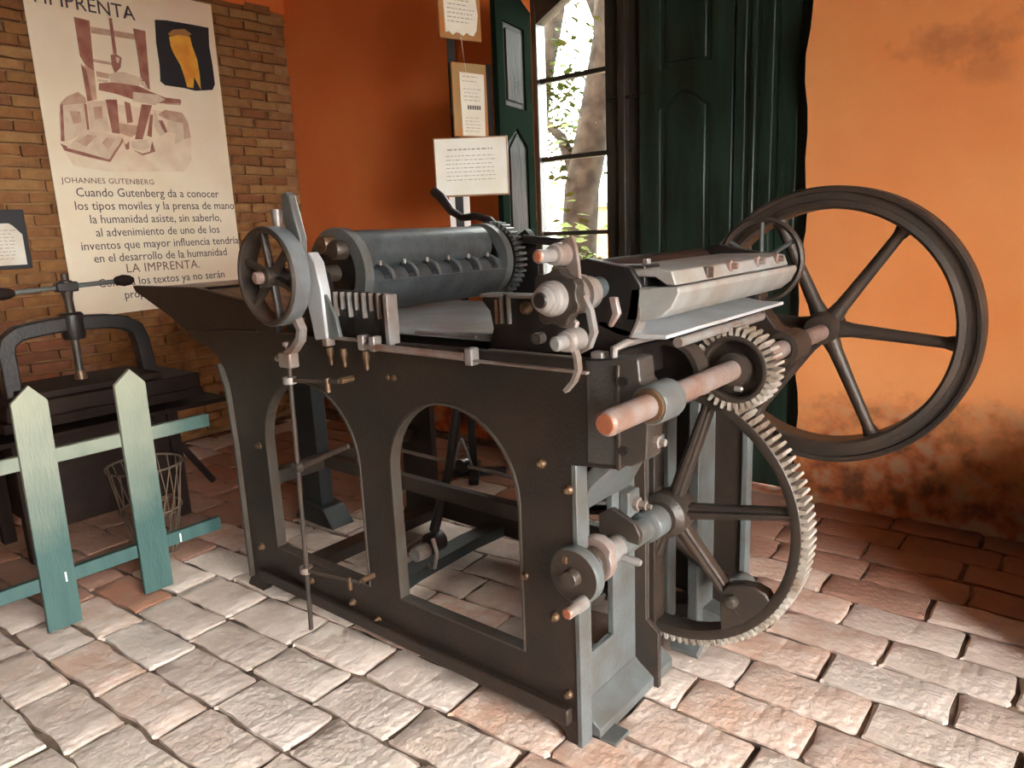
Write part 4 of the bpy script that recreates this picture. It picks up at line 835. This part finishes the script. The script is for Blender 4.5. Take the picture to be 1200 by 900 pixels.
flat('printed_pages', SEPL, [[(2.067, 2.416), (2.192, 2.435), (2.188, 2.272), (2.090, 2.205), (2.047, 2.190)],
     [(2.220, 2.449), (2.338, 2.473), (2.333, 2.270), (2.212, 2.273)],
     [(2.046, 2.148), (2.176, 2.271), (2.258, 2.265), (2.416, 2.238), (2.306, 2.088), (2.182, 2.119)],
     [(2.389, 2.649), (2.442, 2.668), (2.493, 2.674), (2.611, 2.646), (2.577, 2.592), (2.388, 2.600)],
     [(2.532, 2.549), (2.705, 2.549), (2.756, 2.522), (2.674, 2.475), (2.523, 2.486)],
     [(2.749, 2.378), (2.868, 2.368), (2.843, 2.240), (2.782, 2.216), (2.800, 2.290), (2.745, 2.299)],
     [(2.663, 2.448), (2.695, 2.335), (2.722, 2.285), (2.684, 2.262), (2.646, 2.331)],
     [(2.304, 2.608), (2.376, 2.605), (2.374, 2.587), (2.307, 2.591)],
     [(2.596, 2.631), (2.622, 2.628), (2.641, 2.574), (2.616, 2.584)],
     [(2.471, 2.216), (2.579, 2.236), (2.605, 2.186), (2.541, 2.156), (2.471, 2.172)],
     [(2.447, 2.766), (2.474, 2.761), (2.459, 2.725), (2.448, 2.736)]], zoff=0.005)
flat('printed_page_text', SEPM, [[(2.252, 2.422), (2.308, 2.434), (2.302, 2.354), (2.250, 2.343)],
     [(2.272, 2.192), (2.308, 2.231), (2.363, 2.222), (2.309, 2.150)],
     [(2.111, 2.194), (2.189, 2.242), (2.248, 2.237), (2.165, 2.161)],
     [(2.100, 2.384), (2.163, 2.384), (2.165, 2.318), (2.110, 2.302)]], zoff=0.0062)
flat('printed_black_square', BLK, [[(2.756, 3.054), (2.832, 3.065), (2.944, 3.068), (3.030, 3.070), (3.160, 3.070), (3.148, 2.939), (3.157, 2.807), (3.158, 2.672), (3.133, 2.629), (2.996, 2.607), (2.910, 2.617), (2.769, 2.620), (2.738, 2.642), (2.747, 2.752), (2.744, 2.902)]], zoff=0.003)
flat('printed_yellow_shape', YEL, [[(2.844, 2.956), (2.918, 2.981), (3.003, 2.982), (3.012, 2.918), (3.038, 2.830), (3.043, 2.738), (3.039, 2.618), (2.997, 2.706), (2.980, 2.625), (2.933, 2.626), (2.921, 2.697), (2.903, 2.772), (2.864, 2.844), (2.847, 2.893)]], zoff=0.005)
flat('printed_hat', CARD, [[(2.836, 2.974), (2.880, 3.010), (2.967, 3.030), (3.018, 3.003), (2.989, 2.982), (2.918, 2.981), (2.859, 2.958)]], zoff=0.006)

# small dark framed notice, left edge
nf = thing('framed_notice', 'small black framed notice with clipped corner paper at the left edge of the wall', 'notice', (XL+0.03, 1.52, 1.57))
MB().box(XL+0.004, XL+0.028, 1.24, 1.735, 1.385, 1.755).build('frame', BLK, nf, 0.004)
MB().prism([(1.28, 1.41), (1.705, 1.41), (1.705, 1.60), (1.66, 1.655), (1.64, 1.67), (1.33, 1.67), (1.28, 1.61)], 'x', XL+0.028, XL+0.031).build('paper', PAPER, nf, smooth=0)
mb = MB()
q = random.Random(5)
for i in range(9):
    z_ = 1.625-i*0.022; y = 1.34
    while y < 1.64:
        l_ = q.uniform(0.012, 0.035); mb.box(XL+0.031, XL+0.0315, y, y+l_, z_, z_+0.005); y += l_+0.010
mb.build('print_lines', INKF, nf, smooth=0)['kind'] = 'stuff'

# ============================================================ DISPLAY STAND behind the press
def words(mb, x0, x1, y, ztop, n, dz, seed, h=0.006, rag=0.3):
    q = random.Random(seed)
    for i in range(n):
        x = x0+q.uniform(0, 0.01); xe = x1-q.uniform(0, rag)*(x1-x0)
        while x < xe:
            l_ = q.uniform(0.008, 0.03); mb.box(x, min(x+l_, xe), y-0.0006, y, ztop-i*dz, ztop-i*dz+h); x += l_+0.008
    return mb
ds = thing('display_stand', 'upright display post behind the press with torn sheets and a pale framed sign', 'display stand', (-2.988, 3.2, 0))
def dpart(mb, name, m, ang, parent=ds, bevel=0, smooth=35, stuff=False):
    o = mb.build(name, m, None, bevel, smooth); o.parent = parent
    if parent is ds: o.rotation_euler = (0, 0, ang)
    if stuff: o['kind'] = 'stuff'
    return o
A1, A2 = 0.692, R(72.7)
dpart(MB().box(-0.028, 0.018, -0.012, 0.012, 0, 2.95), 'post', DARK, A1, bevel=0.003)
for a_, b_ in ((-0.062, -0.030), (0.020, 0.055)): dpart(MB().box(a_, b_, -0.010, 0.008, 1.36, 1.74), 'pale_strip', STUDP, A1)
dpart(MB().box(-0.20, 0.20, -0.03, 0.03, 0, 0.04), 'foot', DARK, A1, bevel=0.004); dpart(MB().box(-0.03, 0.03, -0.20, 0.20, 0, 0.035), 'foot', DARK, A1, bevel=0.004)
sgb = dpart(MB().box(-0.134, 0.290, -0.032, -0.012, 1.700, 2.026), 'sign_board', WOODF, A1, bevel=0.003)
dpart(MB().box(-0.127, 0.281, -0.035, -0.032, 1.709, 2.019), 'sign_sheet', PAPERW, A1, sgb, smooth=0)
m_ = words(MB(), -0.06, 0.21, -0.035, 1.955, 1, 0.02, 11, 0.008, 0.05); words(m_, -0.07, 0.23, -0.035, 1.922, 7, 0.022, 12, 0.004, 0.12); dpart(m_, 'print_lines', INKF, A1, sgb, smooth=0, stuff=True)
b1 = dpart(MB().box(-0.092, 0.174, -0.04, -0.022, 2.545, 3.12), 'upper_board', CARD, A2, bevel=0.003)
pts = [(-0.058, 2.575)]+[(-0.058+0.20*i/9, 2.575+0.010*sin(i*2.3)) for i in range(1, 9)]+[(0.140, 2.60), (0.152, 2.68), (0.140, 2.78), (0.160, 2.82), (0.150, 3.09), (-0.060, 3.09), (-0.066, 2.85)]
dpart(MB().prism(pts, 'y', -0.045, -0.04), 'torn_sheet', PAPERW, A2, b1, smooth=0)
dpart(words(MB(), -0.045, 0.13, -0.045, 3.05, 20, 0.022, 1, 0.005), 'print_lines', INKF, A2, b1, smooth=0, stuff=True)
b2 = dpart(MB().box(-0.035, 0.19, -0.045, -0.027, 2.03, 2.425), 'lower_board', CARD, A2, bevel=0.003)
dpart(MB().prism([(0.016, 2.035), (0.165, 2.035), (0.172, 2.37), (0.012, 2.375)], 'y', -0.049, -0.045), 'printed_bill', PAPER, A2, b2, smooth=0)
m_ = words(MB(), 0.03, 0.15, -0.049, 2.35, 2, 0.024, 3, 0.005); words(m_, 0.03, 0.15, -0.049, 2.285, 4, 0.02, 4, 0.004); words(m_, 0.03, 0.15, -0.049, 2.13, 5, 0.018, 6, 0.004); dpart(m_, 'print_lines', INKF, A2, b2, smooth=0, stuff=True)
m_ = MB()
for i in range(6): m_.box(0.055+i*0.015, 0.065+i*0.015, -0.0497, -0.049, 2.178, 2.20)
dpart(m_, 'bold_heading', INK, A2, b2, smooth=0, stuff=True)
dpart(MB().box(0.192, 0.232, -0.035, -0.015, 2.03, 2.43), 'side_batten', DARK, A2)
dpart(MB().box(-0.03, 0.20, -0.027, 0.0, 2.15, 2.19), 'cross_batten', DARK, A2); dpart(MB().box(-0.03, 0.17, -0.022, 0.0, 2.75, 2.79), 'cross_batten', DARK, A2)
dpart(MB().tube([(0.03, -0.047, 2.60), (0.055, -0.05, 2.375)], 0.0013, 5), 'string', PAPER, A2)

# ============================================================ unseen low chest, added right of the view to cast the floor shadow
ch = thing('shade_chest', 'unseen low dark chest added just right of the view to shade the floor by the orange wall', 'chest', (0.6, 3.2, 0))
MB().box(0.04, 1.3, 2.70, 3.80, 0.05, 0.58).build('shade_chest_body', DKW, ch, 0.01)
MB().box(0.02, 1.32, 2.68, 3.82, 0.58, 0.64).build('lid', DKW, ch, 0.01)
for x in (0.12, 1.24):
    for y in (2.76, 3.74): MB().box(x-0.04, x+0.04, y-0.04, y+0.04, 0, 0.06).build('foot', DKW, ch)

# ============================================================ GARDEN outside
g = MB().box(-40, 40, -40, 60, -0.6, -0.30).build('garden_ground', EARTH); g['kind'] = 'structure'
q = random.Random(21)
def leaves(n, cx, cy, cz, sx, sy, sz):
    mb = MB()
    for i in range(n):
        c = Vector((cx+q.gauss(0, sx), cy+q.uniform(-sy, sy), cz+q.gauss(0, sz))); a = q.uniform(0, 6.28); s_ = q.uniform(0.04, 0.085)
        u = Vector((cos(a), sin(a), q.uniform(-0.5, 0.5)))*s_; v = Vector((-sin(a), cos(a), q.uniform(-0.8, 0.8)))*s_*0.5
        mb.add([c-u, c+v, c+u, c-v+Vector((0, 0, 0.01))], [(0, 1, 2, 3)])
    return mb
def tree(base, top, r, label, clumps, mt):
    t = thing('garden_tree', label, 'tree', (base[0], base[1], -0.3), 'trees outside the window')
    b0, b1 = Vector(base), Vector(top)
    pts = [b0.lerp(b1, i/7)+Vector((0.06*sin(i*1.7+r*30), 0, 0)) for i in range(8)]
    MB().tube(pts, [r*(1.15-0.06*i) for i in range(8)], 14).build('trunk', mt, t)
    for k in (3, 5):
        p0 = pts[k]; p1 = p0+Vector(((-1)**k*0.7, 0.1, 0.9))
        MB().tube([p0, (p0+p1)/2+Vector((0.05, 0, 0.12)), p1], [r*0.45, r*0.3, r*0.15], 8).build('branch', mt, t)
    for cl in clumps:
        f = leaves(*cl).build('foliage', LEAF, t, smooth=0); f['kind'] = 'stuff'
tree((-5.0, 7.0, -0.3), (-4.1, 7.0, 4.9), 0.20, 'grey leaning trunk nearest outside the window', [(120, -4.98, 7.0, 2.3, 0.14, 0.3, 0.22), (60, -4.5, 7.0, 3.6, 0.3, 0.3, 0.15)], TRUNK)
tree((-7.3, 8.9, -0.3), (-6.0, 8.9, 6.3), 0.16, 'slimmer dark trunk further back outside the window', [(800, -6.6, 8.9, 3.25, 0.34, 0.4, 0.36)], TRUNK)
tree((-7.9, 10.7, -0.3), (-7.1, 10.7, 6.0), 0.16, 'sunlit pale bare trunk deepest in the garden', [(300, -7.4, 10.7, 2.8, 0.45, 0.4, 0.5)], STUDP)
bsh = thing('garden_bush', 'low leafy bush outside the lower window panes', 'bush', (-4.6, 5.7, -0.3))
f = leaves(220, -4.15, 5.75, 1.25, 0.22, 0.25, 0.22).build('foliage', LEAF, bsh, smooth=0); f['kind'] = 'stuff'
for i in range(5): MB().tube([(-4.2+i*0.04, 5.7, -0.3), (-4.4+i*0.12, 5.75, 1.3)], 0.015, 6).build('stem', TRUNK, bsh)
gw = thing('garden_wall', 'orange brick garden wall beyond the trees outside the window', 'wall', (-10, 14, -0.3))
MB().box(-22, -4, 14, 14.3, -0.3, 1.9).build('wall_body', BRICKW, gw)
MB().box(-22, -4, 13.95, 14.35, 1.9, 2.0).build('coping', EARTH, gw)
